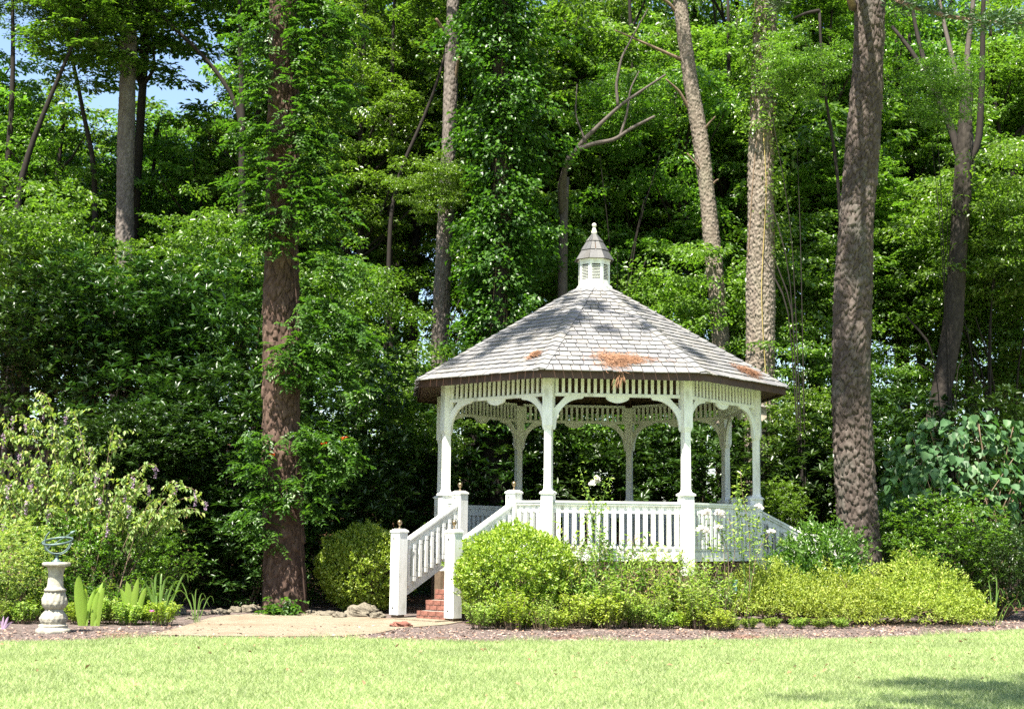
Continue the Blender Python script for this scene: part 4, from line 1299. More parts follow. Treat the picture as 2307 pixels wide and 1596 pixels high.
for d, step, s0, zs0 in ((45.5, 5.3, 0.95, 1.0), (50, 5.5, 1.05, 1.18), (56, 5.6, 1.15, 1.25), (64, 5.6, 1.25, 1.3)):
    x = -0.42 * d - 3 + frnd.uniform(0, 2)
    while x < 0.42 * d + 4:
        xx, yy = x + frnd.uniform(-0.9, 0.9), d + frnd.uniform(-2.2, 2.2)
        x += step
        s = s0 * frnd.uniform(0.9, 1.15)
        base = float(tz(xx, yy))
        u, v = top_v(xx, yy, base + 18 * s * zs0)
        hw = FPX * 3.3 * s / yy
        zs = zs0
        skip = False
        for (u0, u1, v0, v1) in GAP:
            if u + hw > u0 and u - hw < u1 and v < v1 + 15:
                vt = v1 - 25 + frnd.uniform(0, 60)
                zt = CAM_Z + yy * ray(u, vt)[2] / ray(u, vt)[1]
                zs = min(zs, (zt - base) / (18 * s))
        if zs < 0.4: continue
        variant = frnd.randrange(4)
        mat = frnd.choice(['canopy', 'canopy', 'bright', 'bright'])
        zn = 'l' if u < 620 else ('r' if u > 1900 else 'm')
        mk = min(MARKS, key=lambda q: abs(q[0] - u))[1]
        lab = 'leafy tree in the %s of the wood %s' % (ROWN[d], mk)
        used[lab] = used.get(lab, 0) + 1
        if used[lab] > 1: lab = lab.replace('leafy tree', 'neighbouring tree')
        forest_tree(xx, yy, s, variant, mat, lab, zones[zn][1], zs)
# crowns that hang above the open patch of sky
o = forest_tree(*at(300, 600, 46)[:2], 1.0, 0, 'canopy', 'high-crowned tree whose leaves hang over the open patch of sky', None, 0.72, 15.6, 1.25)
for u_, d_, s_, lf, va, mt, lab in ((-40, 46, 0.8, 6.0, 3, 'bright', 'high leafy crown in front of the wood at the far left top'), (570, 45, 0.55, 15.0, 0, 'canopy', 'high leafy crown left of the top of the reddish pine'), (810, 43, 0.85, 7.0, 1, 'bright', 'high leafy crown right of the top of the reddish pine'), (930, 46, 0.9, 7.0, 2, 'canopy', 'high leafy crown left of the top of the brown pine'),
        (1270, 45, 0.9, 6.5, 3, 'bright', 'high leafy crown right of the top of the ivy column'), (1420, 46, 0.9, 6.5, 1, 'bright', 'high leafy crown left of the top of the leaning pine'), (1640, 45, 0.85, 7.0, 0, 'bright', 'high leafy crown between the tops of the two pale pines'), (1830, 44, 0.85, 6.5, 3, 'bright', 'high leafy crown around the bent top of the dead snag'), (2060, 47, 0.85, 7.5, 1, 'canopy', 'high leafy crown right of the top of the flaky pine'), (2250, 46, 0.85, 6.8, 2, 'bright', 'high leafy crown at the upper right corner')):
    x_ = at(u_, 500, d_)
    forest_tree(x_[0], d_, s_, va, mt, lab, None, 0.85, lf, 1.0)
# small trunks seen dark against the wood
for lab, uv, d, r0, r1, mt in (
        ('dark forked trunk at the far left below the sky gaps', [(38, 640), (40, 440), (62, 350), (100, 250), (132, 175)], 41, 0.20, 0.10, 'bark_dark'),
        ('second dark stem crossing behind the forked one at far left', [(8, 440), (22, 330), (30, 150), (28, -20)], 44, 0.18, 0.10, 'bark_dark'),
        ('dark stem curving up left of the grey pine trunk', [(216, 560), (212, 360), (190, 270), (176, 190), (160, 120)], 44, 0.17, 0.08, 'bark_dark'),
        ('dark trunk between the grey pine and the big reddish pine', [(542, 760), (545, 420), (546, 240), (540, 60), (540, -30)], 42, 0.20, 0.15, 'bark_dark'),
        ('brown limb slanting down from the top left to the dark trunk', [(548, 520), (546, 260), (505, 180), (440, 105), (370, 45), (320, -15)], 42.5, 0.14, 0.09, 'bark_dark'),
        ('thin dark trunk left of the brown pine', [(880, 760), (878, 500), (882, 300), (885, 100), (890, -30)], 43, 0.13, 0.10, 'bark_dark'),
        ('thin dark stem leaning right behind the brown pine', [(880, 470), (905, 370), (945, 290), (985, 190), (1006, 110)], 41, 0.10, 0.06, 'bark_dark'),
        ('dark trunk showing just right of the flaky pine', [(1960, 1150), (1958, 1000), (1955, 850), (1952, 700)], 41, 0.22, 0.2, 'bark_dark'),
        ('dark forked stems left of the dead snag', [(1836, 1000), (1832, 700), (1836, 500), (1850, 330), (1862, 180)], 43, 0.20, 0.12, 'bark_dark'),
        ('small dark trunk in the shade between flaky pine and broad-leaved bush', [(2034, 1030), (2030, 900), (2028, 800)], 43, 0.15, 0.13, 'bark_dark'),
        ('grey trunk far back right of the flaky pine', [(2022, 800), (2024, 600), (2026, 440)], 60, 0.2, 0.16, 'bark_grey'),
        ('dark trunk near the right edge of the wood', [(2282, 600), (2276, 430), (2290, 330), (2312, 280)], 44, 0.2, 0.14, 'bark_dark'),
        ('dark stem behind the cupola forking upward', [(1440, 640), (1436, 500), (1470, 420), (1520, 350)], 47, 0.16, 0.08, 'bark_dark')):
    pts = [at(u, v, d) for u, v in uv]
    bx, by = pts[0][0], pts[0][1]; bz = float(tz(bx, by))
    root = thing('slim_tree', lab, 'tree', (bx, by, bz))
    e_ = Vector(pts[-1]) + (Vector(pts[-1]) - Vector(pts[-2])).normalized() * 2.6
    pts = [(bx - 0.3 * (pts[1][0] - bx), by, bz - 0.1)] + pts + [tuple(e_)]
    r1 = 0.03
    obj('trunk', branch_mesh('trunk', [(pts, r0 * 1.15, r1)], (bx, by, bz), 8), M[mt], root)
    c, l, t = CROWNS[frnd.randrange(4)]
    o = obj('crown', c, M['canopy'], root, loc=(pts[-1][0] - bx, pts[-1][1] - by + 0.8, pts[-1][2] - bz + 0.2), rot=(0, 0, frnd.uniform(0, 6)))
    o.scale = (0.75, 0.75, 0.42) if uv[-1][1] > 0 else (0.75, 0.75, 0.45)
    o.material_slots[0].link = 'OBJECT'; o.material_slots[0].material = M[frnd.choice(['canopy', 'bright'])]

# the far wood: one mass of leaves along the top of the bank
r = np.random.default_rng(77)
nc = 1500
cx = r.uniform(-52, 52, nc); cy = r.uniform(74, 88, nc)
hh = 14 + 3 * np.sin(cx * 0.35) + 2 * np.sin(cx * 0.9 + 2)
cz = tz(cx, cy) + r.random(nc) * hh
P, D, Nn, L, Wd = sprays_to_leaves(r, np.stack([cx, cy, cz], 1), 50, 1.5, 0.35, 0.34, 0.6, 0.4)
tag(obj('far_woodland', leaf_mesh('far_woodland', P, D, Nn, L, Wd), M['bright']), 'far mass of leaves closing off the view through the wood', 'woodland', kind='stuff')

# ------------------------------------------------------------------ shrubs and small trees in the shade
def whorl_bush(seed, n, per, rx, rz, leaf, asp, rad=0.10, pitch=0.25, power=0.35, six=False, jag=0.25, inner=True):
    r = np.random.default_rng(seed)
    C = crown_points(r, n, rx, rz, power=power)
    C += r.normal(0, jag * 0.3, C.shape)
    out = C / np.maximum(np.linalg.norm(C, axis=1), 0.1)[:, None]
    idx = np.repeat(np.arange(n), per); m = len(idx)
    yaw = r.uniform(0, 6.28, m)
    D, Nn = dirs(m, yaw, r.normal(pitch, 0.35, m), r.normal(0, 0.3, m))
    D = D + out[idx] * 0.35; D /= np.linalg.norm(D, axis=1)[:, None]
    Nn = Nn - D * (Nn * D).sum(1)[:, None]; Nn /= np.linalg.norm(Nn, axis=1)[:, None]
    P = C[idx] + D * (rad * 0.3)
    L = leaf * r.uniform(0.65, 1.2, m)
    me = leaf_mesh('foliage', P, D, Nn, L, L * asp, six=six)
    st = []
    rr = random.Random(seed)
    for q in range(14):
        e = Vector(C[rr.randrange(n)]) * 0.95
        s = Vector((rr.uniform(-.12, .12), rr.uniform(-.12, .12), -rz))
        st.append(([s, s.lerp(e, 0.55) + Vector((-e.y * 0.1, e.x * 0.1, 0)), e], 0.035, 0.008))
    return me, branch_mesh('stems', st, (0, 0, 0), 5)

SH_DARK = [whorl_bush(50, 900, 12, 1.7, 1.9, 0.17, 0.36), whorl_bush(51, 760, 12, 1.9, 1.6, 0.19, 0.34)]
SH_FINE = [whorl_bush(52, 1500, 10, 1.6, 1.3, 0.09, 0.45), whorl_bush(53, 1300, 10, 1.8, 1.4, 0.10, 0.42)]
def under_crown(seed, n, per, rx, rz, rad, leaf, asp):
    r = np.random.default_rng(seed)
    C = crown_points(r, n, rx, rz, power=0.5)
    C[:, 2] = np.round(C[:, 2] / 0.5) * 0.5 + r.normal(0, 0.08, n)
    P, D, Nn, L, Wd = sprays_to_leaves(r, C, per, rad, 0.05, leaf, asp, 0.22, -0.3)
    st = []
    for q in range(5):
        e = Vector(C[q]); st.append(([(0, 0, -rz - 1.0), (e.x * 0.35, e.y * 0.35, e.z * 0.6 - 0.5), tuple(e)], 0.045, 0.01))
    return leaf_mesh('foliage', P, D, Nn, L, Wd), branch_mesh('stems', st, (0, 0, 0), 5)
def hanging(me_st): return me_st
SH_TREE = [under_crown(54, 95, 130, 2.2, 2.1, 0.62, 0.12, 0.55), under_crown(55, 110, 120, 2.4, 1.9, 0.6, 0.125, 0.55)]

def shrub(name, label, cat, uvd, kind, scale, mat, group=None, zsc=1.0, stem='twig', rot=None):
    """a bush whose middle stands at depth d on the line of sight u, v; its stems reach the ground"""
    c = at(*uvd)
    bz = float(tz(c[0], c[1]))
    root = thing(name, label, cat, (c[0], c[1], bz), group=group)
    rot = frnd.uniform(0, 6.28) if rot is None else rot
    f = obj('foliage', kind[0], M[mat], root, loc=(0, 0, c[2] - bz), rot=(0, 0, rot))
    s = obj('stems', kind[1], M[stem], root, loc=(0, 0, c[2] - bz), rot=(0, 0, rot))
    for o in (f, s): o.scale = (scale, scale, scale * zsc)
    h = c[2] - bz
    rz = {id(SH_DARK[0]): 1.9, id(SH_DARK[1]): 1.6, id(SH_FINE[0]): 1.3, id(SH_FINE[1]): 1.4}.get(id(kind), 3.0)
    top = {id(SH_DARK[0]): 1.9, id(SH_DARK[1]): 1.6, id(SH_FINE[0]): 1.3, id(SH_FINE[1]): 1.4}.get(id(kind), 2.0)
    s.scale.z = (h + 0.35 * top * scale * zsc) / (rz + top * 0.8)
    s.location.z = rz * s.scale.z
    f.material_slots[0].link = 'OBJECT'; f.material_slots[0].material = M[mat]
    return root
DK, FN, TR = SH_DARK, SH_FINE, SH_TREE
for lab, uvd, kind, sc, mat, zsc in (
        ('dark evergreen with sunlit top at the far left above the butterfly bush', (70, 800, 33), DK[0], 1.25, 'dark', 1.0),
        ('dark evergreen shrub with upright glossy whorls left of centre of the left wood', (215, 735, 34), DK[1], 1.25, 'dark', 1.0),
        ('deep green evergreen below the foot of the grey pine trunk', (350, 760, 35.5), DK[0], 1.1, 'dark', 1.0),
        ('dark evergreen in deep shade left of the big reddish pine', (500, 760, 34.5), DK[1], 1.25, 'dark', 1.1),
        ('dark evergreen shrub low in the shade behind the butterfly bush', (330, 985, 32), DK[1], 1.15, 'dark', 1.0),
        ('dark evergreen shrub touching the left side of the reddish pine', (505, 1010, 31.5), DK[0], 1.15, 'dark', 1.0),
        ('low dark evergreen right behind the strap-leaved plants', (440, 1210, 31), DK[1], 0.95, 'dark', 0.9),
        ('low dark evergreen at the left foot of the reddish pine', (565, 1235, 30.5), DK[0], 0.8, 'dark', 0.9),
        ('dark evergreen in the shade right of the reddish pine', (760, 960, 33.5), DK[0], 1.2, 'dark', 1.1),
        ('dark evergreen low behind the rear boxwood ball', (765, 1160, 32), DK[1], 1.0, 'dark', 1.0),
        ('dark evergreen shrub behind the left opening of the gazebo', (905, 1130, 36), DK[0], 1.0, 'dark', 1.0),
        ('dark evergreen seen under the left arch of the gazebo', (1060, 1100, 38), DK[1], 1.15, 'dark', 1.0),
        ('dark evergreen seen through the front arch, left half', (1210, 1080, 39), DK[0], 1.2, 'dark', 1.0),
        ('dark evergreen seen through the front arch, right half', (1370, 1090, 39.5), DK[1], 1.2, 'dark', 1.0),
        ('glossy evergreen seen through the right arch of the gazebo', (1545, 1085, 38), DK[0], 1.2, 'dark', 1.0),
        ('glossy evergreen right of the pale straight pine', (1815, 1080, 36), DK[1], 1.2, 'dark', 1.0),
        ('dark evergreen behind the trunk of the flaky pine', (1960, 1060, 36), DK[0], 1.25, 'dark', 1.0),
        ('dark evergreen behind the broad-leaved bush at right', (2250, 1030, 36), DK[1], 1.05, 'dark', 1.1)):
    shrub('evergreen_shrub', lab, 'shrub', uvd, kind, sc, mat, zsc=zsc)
for lab, uvd, kind, sc, mat in (
        ('light green layered small tree left of the gazebo roof', (920, 900, 37), TR[0], 1.0, 'bright'),
        ('pale sunlit small tree just left of the corner post of the gazebo', (930, 985, 35.5), TR[1], 0.72, 'bright'),
        ('layered small tree right of the vine-hung pine', (805, 690, 39), TR[0], 0.95, 'canopy'),
        ('bright high foliage cluster between the reddish pine and the brown pine', (985, 420, 38.6), TR[1], 0.55, 'bright'),
        ('layered small tree over the left slope of the roof', (1040, 640, 44), TR[1], 1.05, 'canopy'),
        ('light green small tree over the right slope of the roof', (1510, 700, 40), TR[0], 1.1, 'bright'),
        ('dark layered small tree left of the cupola', (1215, 600, 42), TR[1], 1.2, 'canopy'),
        ('small tree whose leaves fill the view through the back arch', (1300, 1000, 40), TR[0], 1.0, 'canopy'),
        ('bright small tree seen through the right back arch', (1480, 1000, 40), TR[1], 0.95, 'canopy'),
        ('layered small tree between the pale pine and the flaky pine', (1820, 880, 38), TR[0], 1.0, 'canopy'),
        ('light leafed small tree right of the gazebo roof corner', (1800, 985, 36), TR[1], 0.7, 'bright'),
        ('dark layered small tree high between the pale pine and the snag', (1800, 640, 40), TR[1], 1.2, 'canopy'),
        ('fine-leaved small tree right of the flaky pine', (2075, 700, 42.0), TR[0], 1.2, 'canopy'),
        ('silvery green small tree at the right edge', (2250, 620, 40.5), TR[1], 1.3, 'canopy'),
        ('silvery green small tree above the crotch of the dark oak', (2200, 480, 39), TR[0], 1.1, 'bright'),
        ('small bright tree at the right edge under the canopy', (2275, 830, 41.5), TR[1], 1.0, 'canopy'),
        ('dense small tree low behind the flaky pine', (2010, 920, 41), TR[0], 1.0, 'canopy'),
        ('leafy spray of a small tree across the forks of the dark oak', (2120, 190, 35.5), TR[0], 0.55, 'canopy'),
        ('small leafy crown hanging beside the bent snag', (1800, 150, 34.5), TR[1], 0.5, 'bright'),
        ('leafy crown over the crooked bare limbs above the cupola', (1390, 250, 41.2), TR[1], 0.75, 'canopy'),
        ('pale leafy small tree at the far left edge', (40, 560, 38), TR[1], 1.2, 'bright'),
        ('layered small tree left of the grey pine trunk', (120, 650, 40), TR[0], 0.9, 'canopy'),
        ('layered small tree right of the grey pine trunk', (455, 640, 40), TR[1], 0.95, 'canopy'),
        ('layered small tree left of the reddish pine at mid height', (500, 600, 38), TR[0], 1.1, 'canopy')):
    shrub('understory_tree', lab, 'small tree', uvd, kind, sc, mat, stem='bark_dark')

# ground cover of the wood floor
r = np.random.default_rng(88)
n = 5200
px = r.uniform(-22, 24, n); py = 30.5 + r.random(n) ** 1.2 * 22
keep = (np.hypot(px - GX, py - GY) > 4.6) & ~((py < 33) & (px > -4.2) & (px < -1.5))
px, py = px[keep], py[keep]; n = len(px)
P, D, Nn, L, Wd = sprays_to_leaves(r, np.stack([px, py, tz(px, py) + 0.12 + 0.3 * r.random(n)], 1), 9, 0.22, 0.06, 0.12, 0.5, 0.3, -0.1)
tag(obj('undergrowth', leaf_mesh('undergrowth', P, D, Nn, L, Wd), M['vine']), 'low green undergrowth covering the floor of the wood', 'undergrowth', kind='stuff')
#PART3
# ------------------------------------------------------------------ clipped and flowering shrubs of the bed
def sprig_bush(seed, C, out, per, leaf, asp, jitter, up=0.5, six=False):
    """leafy sprigs at the points C, each turned outwards and up"""
    r = np.random.default_rng(seed)
    n = len(C)
    ax = out + np.array([0, 0, up]) + r.normal(0, 0.35, (n, 3)); ax /= np.linalg.norm(ax, axis=1)[:, None]
    idx = np.repeat(np.arange(n), per); m = len(idx)
    rv = r.normal(size=(m, 3))
    D = ax[idx] * 0.75 + rv * 0.55; D /= np.linalg.norm(D, axis=1)[:, None]
    Nn = ax[idx] + r.normal(0, 0.4, (m, 3)); Nn = Nn - D * (Nn * D).sum(1)[:, None]; Nn /= np.linalg.norm(Nn, axis=1)[:, None]
    P = C[idx] + ax[idx] * (r.uniform(0, 1, m) * jitter)[:, None] + r.normal(0, jitter * 0.3, (m, 3))
    L = leaf * r.uniform(0.6, 1.25, m)
    return leaf_mesh('foliage', P, D, Nn, L, L * asp, six=six)

def ball_points(seed, n, rx, rz, lump=0.06, cut=-0.75, shell=0.12):
    r = np.random.default_rng(seed)
    v = r.normal(size=(int(n * 1.6), 3)); v /= np.linalg.norm(v, axis=1)[:, None]
    v = v[v[:, 2] > cut][:n]
    k = 1 + lump * (np.sin(v[:, 0] * 7 + 1) * np.sin(v[:, 1] * 6 + 2) + np.sin(v[:, 2] * 9 + v[:, 0] * 5) + 0.7 * np.sin(v[:, 0] * 15 + v[:, 2] * 13))
    k = k - shell * r.random(len(v)) ** 2
    C = v * np.array([rx, rx, rz]) * k[:, None]
    out = v / np.array([rx, rx, rz]); out /= np.linalg.norm(out, axis=1)[:, None]
    return C, out

C, O_ = ball_points(60, 2700, 1.07, 0.93, 0.045, -0.92)
sh_ = rng.random(len(C)) < 0.05
C[sh_] += O_[sh_] * rng.exponential(0.05, sh_.sum())[:, None]
C2, O2 = ball_points(61, 800, 0.86, 0.76, 0.04, -0.9)
BOX = sprig_bush(62, np.concatenate([C, C2]), np.concatenate([O_, O2]), 10, 0.062, 0.55, 0.075)
st = []
rr = random.Random(4)
for q in range(22):
    a = rr.uniform(0, 6.28); e = Vector((math.cos(a) * rr.uniform(.4, .85), math.sin(a) * rr.uniform(.4, .85), rr.uniform(-0.2, 0.55)))
    st.append(([(rr.uniform(-.1, .1), rr.uniform(-.1, .1), -0.95), e * 0.45 + Vector((0, 0, -0.4)), e], 0.025, 0.006))
BOX_ST = branch_mesh('stems', st, (0, 0, 0), 5)
def boxwood(label, loc, s, zc, mat='box'):
    root = thing('boxwood_shrub', label, 'shrub', (loc[0], loc[1], 0), group='clipped boxwood balls by the steps')
    for nm, me, mt in (('foliage', BOX, 'box'), ('stems', BOX_ST, 'twig')):
        o = obj(nm, me, M[mt], root, loc=(0, 0, zc)); o.scale = (s, s, s)
        if nm == 'foliage': o.material_slots[0].link = 'OBJECT'; o.material_slots[0].material = M[mat]
boxwood('big round boxwood ball in full sun in front of the gazebo balustrade', at(1162, 1292, 26.1), 0.97, 0.90)
boxwood('rounded boxwood half hidden behind the left newel posts of the steps', at(826, 1290, 29.4), 0.92, 0.93, 'box')

def mound_points(r, mounds, n):
    """points on the upper shells of several overlapping mounds: (x, y, z, rx, rz)"""
    w = np.array([m[3] ** 2 for m in mounds]); w = w / w.sum()
    out_c, out_o = [], []
    for m, wi in zip(mounds, w):
        k = max(20, int(n * wi))
        C, O = ball_points(int(r.integers(1e6)), k, m[3], m[4], 0.15, -0.35, 0.35)
        out_c.append(C + np.array(m[:3])); out_o.append(O)
    return np.concatenate(out_c), np.concatenate(out_o)

def mounded(name, label, cat, loc, mounds, n, per, leaf, asp, mat, seed, group=None, jit=0.09, up=0.7, nst=26):
    r = np.random.default_rng(seed)
    root = thing(name, label, cat, loc, group=group)
    C, O = mound_points(r, mounds, n)
    k = C[:, 2] > 0.03
    C, O = C[k], O[k]
    sh_ = r.random(len(C)) < 0.10
    C[sh_] += (O[sh_] * 0.6 + np.array([0, 0, 0.5])) * r.exponential(0.10, sh_.sum())[:, None]
    obj('foliage', sprig_bush(seed, C, O, per, leaf, asp, jit, up), M[mat], root)
    st = []
    for q in range(nst):
        m = mounds[int(r.integers(len(mounds)))]
        e = Vector(C[int(r.integers(len(C)))]) * 0.97
        s = Vector((m[0] + r.normal(0, 0.08), m[1] + r.normal(0, 0.08), 0.0))
        st.append(([s, s.lerp(e, 0.5) + Vector((r.normal(0, .08), r.normal(0, .08), 0.05)), e], 0.016, 0.004))
    obj('stems', branch_mesh('stems', st, (0, 0, 0), 4), M['twig'], root)
    return root
def rel(u, v, d, org): p = at(u, v, d); return (p[0] - org[0], p[1] - org[1], max(0.05, p[2]))
def az(label, items, d, seed, n=1500, mat='azalea', leaf=0.06):
    x0 = at(items[0][0], 1400, d)[0]
    org = (x0, d, 0)
    mounds = []
    for (u, vtop, w, dd) in items:                    # middle, top and width as seen, extra depth
        D_ = d + dd
        p = at(u, vtop, D_); rx = w / 2 * D_ / FPX
        rz = max(0.3, p[2] * 0.55)
        mounds.append((p[0] - org[0], dd, p[2] - rz, rx, rz))
        mounds.append((p[0] - org[0] + 0.1, dd - 0.25, max(0.15, p[2] * 0.35), rx * 0.95, max(0.2, p[2] * 0.38)))
    mounded('azalea', label, 'shrub', org, mounds, n, 11, leaf, 0.38, mat, seed, 'spreading azaleas in the bed')
az('left yellow-green azalea beside the perennials, partly brown inside', [(1700, 1282, 110, 0), (1740, 1268, 110, 0.3), (1668, 1318, 80, -0.2), (1775, 1300, 100, -0.3)], 27.8, 71, 1500)
az('middle yellow-green azalea in front of the flaky pine', [(1860, 1284, 130, 0), (1930, 1290, 120, -0.2), (1820, 1318, 120, -0.5), (1890, 1330, 130, -0.7)], 27.8, 72, 1700)
az('largest yellow-green azalea at the right end of the bed', [(2045, 1252, 150, 0.2), (2110, 1275, 130, 0), (1985, 1285, 110, -0.2), (2150, 1320, 110, -0.3), (2060, 1325, 160, -0.6), (2185, 1358, 70, -0.5)], 27.8, 73, 2400)

# small-leaved shrubs on the right and left of the bed
gsx = at(1838, 1240, 28.9)[0]
mounded('glossy_shrub', 'dense small-leaved green shrub at the foot of the right stair rail', 'shrub', (gsx, 28.9, 0),
        [(0, 0, 1.05, 0.80, 0.82), (-0.35, 0.1, 0.8, 0.6, 0.65), (0.45, 0.1, 1.1, 0.62, 0.75), (0.1, -0.2, 0.5, 0.8, 0.5)], 1300, 10, 0.085, 0.45, 'canopy', 79)
shrub('glossy_shrub', 'small-leaved shrub with glinting leaves below the broad-leaved bush', 'shrub', (2130, 1230, 29.8), SH_FINE[1], 0.85, 'canopy')
shrub('glossy_shrub', 'dark shrub at the right edge below the broad-leaved bush', 'shrub', (2255, 1270, 29.2), SH_FINE[0], 0.72, 'dark')
shrub('glossy_shrub', 'yellowish small-leaved shrub behind the flaky pine, right of its foot', 'shrub', (2010, 1190, 32.0), SH_FINE[1], 0.7, 'canopy')
shrub('glossy_shrub', 'sunlit pale green shrub behind the right rail of the gazebo', 'shrub', (1752, 1150, 33.6), SH_DARK[0], 0.42, 'bright')
shrub('glossy_shrub', 'small shrub between the sundial and the left edge, in full sun', 'shrub', (25, 1270, 25.6), SH_FINE[1], 0.60, 'butterfly')
shrub('glossy_shrub', 'low shrub behind the sundial column under the butterfly bush', 'shrub', (175, 1250, 26.8), SH_FINE[0], 0.66, 'canopy')
shrub('glossy_shrub', 'low shrub in half shade under the arching tips of the butterfly bush', 'shrub', (320, 1265, 27.4), SH_FINE[1], 0.60, 'canopy')

# broad-leaved bush at right
r = np.random.default_rng(90)
lb0 = at(2180, 1200, 30.8)
lb = thing('broad_leaved_bush', 'large bush of big heart-shaped blue-green leaves at the right edge', 'bush', (lb0[0], lb0[1], 0))
cl = []
for (u, v, rad, dd, n_) in ((2060, 1010, 0.75, -0.1, 60), (2120, 985, 0.9, 0, 90), (2200, 975, 0.9, 0.2, 90), (2280, 990, 0.9, 0.1, 90), (2340, 1010, 0.9, 0.1, 70), (2030, 1075, 0.6, -0.2, 46), (2090, 1090, 0.85, -0.3, 80), (2170, 1070, 0.9, -0.3, 80), (2260, 1085, 0.9, -0.3, 90), (2330, 1120, 0.9, -0.2, 60), (2010, 1130, 0.45, 0, 30), (2080, 1160, 0.6, 0, 46), (2240, 1170, 0.8, -0.2, 60), (2310, 1220, 0.6, -0.3, 40), (2010, 1020, 0.4, 0.1, 16)):
    c = np.array(at(u, v, 30.8 + dd)) - np.array([lb0[0], lb0[1], 0])
    q = r.normal(size=(n_, 3)); q /= np.linalg.norm(q, axis=1)[:, None]
    cl.append(c + q * rad * 0.62 * (0.6 + 0.4 * r.random((n_, 1))))
P = np.concatenate(cl); n = len(P)
ctr = P.mean(0)
yaw = np.arctan2(P[:, 1] - ctr[1] - 0.8, P[:, 0] - ctr[0]) + r.normal(0, 0.6, n)
D, Nn = dirs(n, yaw, r.normal(-0.75, 0.3, n), r.normal(0, 0.35, n))
L = 0.21 * r.uniform(0.55, 1.2, n)
obj('foliage', leaf_mesh('foliage', P, D, Nn, L, L * 0.92, fold=0.10, droop=0.18, six=True), M['blue'], lb)
st = []
for q in range(22):
    e = Vector(P[int(r.integers(n))]); s = Vector((r.normal(0, 0.5), r.normal(0.2, 0.2), 0.0))
    st.append(([s, s.lerp(e, 0.5) + Vector((0, 0, 0.5)), e], 0.03, 0.008))
obj('stems', branch_mesh('stems', st, (0, 0, 0), 5), M['twig'], lb)

# arching butterfly bush at left
r = np.random.default_rng(91)
b0 = gnd(175, 1330)
b0 = (at(190, 1200, 26.8)[0], 26.8, 0)
bbush = thing('butterfly_bush', 'big arching shrub with pale leaves and drooping purple flower tips above the sundial', 'shrub', b0)
canes, LP, LY, LPI = [], [], [], []
FP, FD = [], []
tips = [(462, 1130, 0), (440, 1105, -0.2), (395, 1085, 0.1), (350, 1050, 0), (335, 1095, -0.3), (300, 1075, -0.2), (345, 1150, -.4), (270, 985, 0.2), (262, 965, 0.3), (240, 1050, 0), (225, 1120, -.5), (205, 1010, 0), (180, 985, 0.2), (150, 1000, 0.1), (120, 960, 0.2), (100, 915, 0.3), (85, 885, 0.5), (150, 930, 0.4), (60, 950, 0.1), (30, 940, 0.2), (10, 975, 0), (-20, 940, 0.2), (45, 1020, -0.2), (85, 1045, -0.4), (130, 1070, -.4), (20, 1090, -.5), (60, 1130, -.6), (175, 1110, -.5), (290, 1140, -.5), (-50, 1050, 0), (-60, 1130, 0), (110, 1150, -.6), (10, 1180, -.7), (240, 1180, -.6), (-40, 1200, -.5), (160, 1060, -.3), (215, 1065, -.2), (280, 1110, -.4), (70, 1080, -.6), (0, 1030, -.2), (-90, 1000, 0.2), (-100, 1100, -0.1)]
for rep in range(2):
    for (u, v, dd) in tips:
        tip = Vector(at(u + rep * r.normal(0, 26), v + rep * r.normal(12, 26), 26.8 + dd + rep * 0.4)) - Vector(b0)
        if tip.z > 3.0 and rep: tip.z = 2.2 + 0.3 * (tip.z - 3.0)
        s = Vector((r.normal(0, 0.35) + tip.x * 0.18, r.normal(0, 0.25), 0))
        hi = max(tip.z + r.uniform(0.15, 0.5), 1.0)
        mid = Vector((s.x * 0.3 + tip.x * 0.7, s.y * 0.4 + tip.y * 0.6, hi * 1.04))
        pts = bez(s, mid, tip, 16)
        canes.append((pts, 0.016, 0.004))
        pa_ = np.array([tuple(p) for p in pts])
        tt = np.sort(r.uniform(0.25, 0.97, 46))
        B = np.stack([np.interp(tt, np.linspace(0, 1, 16), pa_[:, i]) for i in range(3)], 1)
        dx, dy = tip.x - s.x, tip.y - s.y
        base = math.atan2(dy, dx)
        sg = np.where(np.arange(46) % 2 == 0, 1, -1)
        LP.append(B + r.normal(0, 0.03, B.shape)); LY.append(base + sg * r.uniform(0.5, 1.6, 46)); LPI.append(r.normal(-0.75, 0.35, 46))
        # side shoots
        for q in range(5):
            t_ = r.uniform(0.35, 0.9); c = pa_[int(t_ * 15)]
            m = 12
            LP.append(c + np.outer(np.linspace(0, 1, m), [r.normal(0, 0.22), r.normal(-0.05, 0.2), r.normal(-0.08, 0.16)]) + r.normal(0, 0.02, (m, 3)))
            LY.append(r.uniform(0, 6.28, m)); LPI.append(r.normal(-0.7, 0.4, m))
        if rep == 0 and r.random() < 0.8:
            m = 46
            f = r.random(m)
            ln = r.uniform(0.16, 0.30)
            dirx = 0.25 * np.sign(dx)
            FP.append(np.array(tip) + np.stack([dirx * f * ln * (1 - f), r.normal(0, 0.01, m), -f * ln], 1) + r.normal(0, 0.022, (m, 3)) * (1.1 - f)[:, None])
P = np.concatenate(LP); n = len(P)
D, Nn = dirs(n, np.concatenate(LY), np.concatenate(LPI), r.normal(0, 0.4, n))
L = 0.105 * r.uniform(0.6, 1.25, n)
obj('foliage', leaf_mesh('foliage', P, D, Nn, L, L * 0.56, fold=0.15, droop=0.2), M['butterfly'], bbush)
obj('stems', branch_mesh('stems', canes, (0, 0, 0), 4), M['twig'], bbush)
for fp in FP:
    n = len(fp)
    D, Nn = dirs(n, r.uniform(0, 6.28, n), r.uniform(-0.6, 0.6, n), r.uniform(0, 6.28, n))
    obj('flower_spike', leaf_mesh('flower_spike', fp, D, Nn, np.full(n, 0.034), 0.028), M['purple'], bbush)
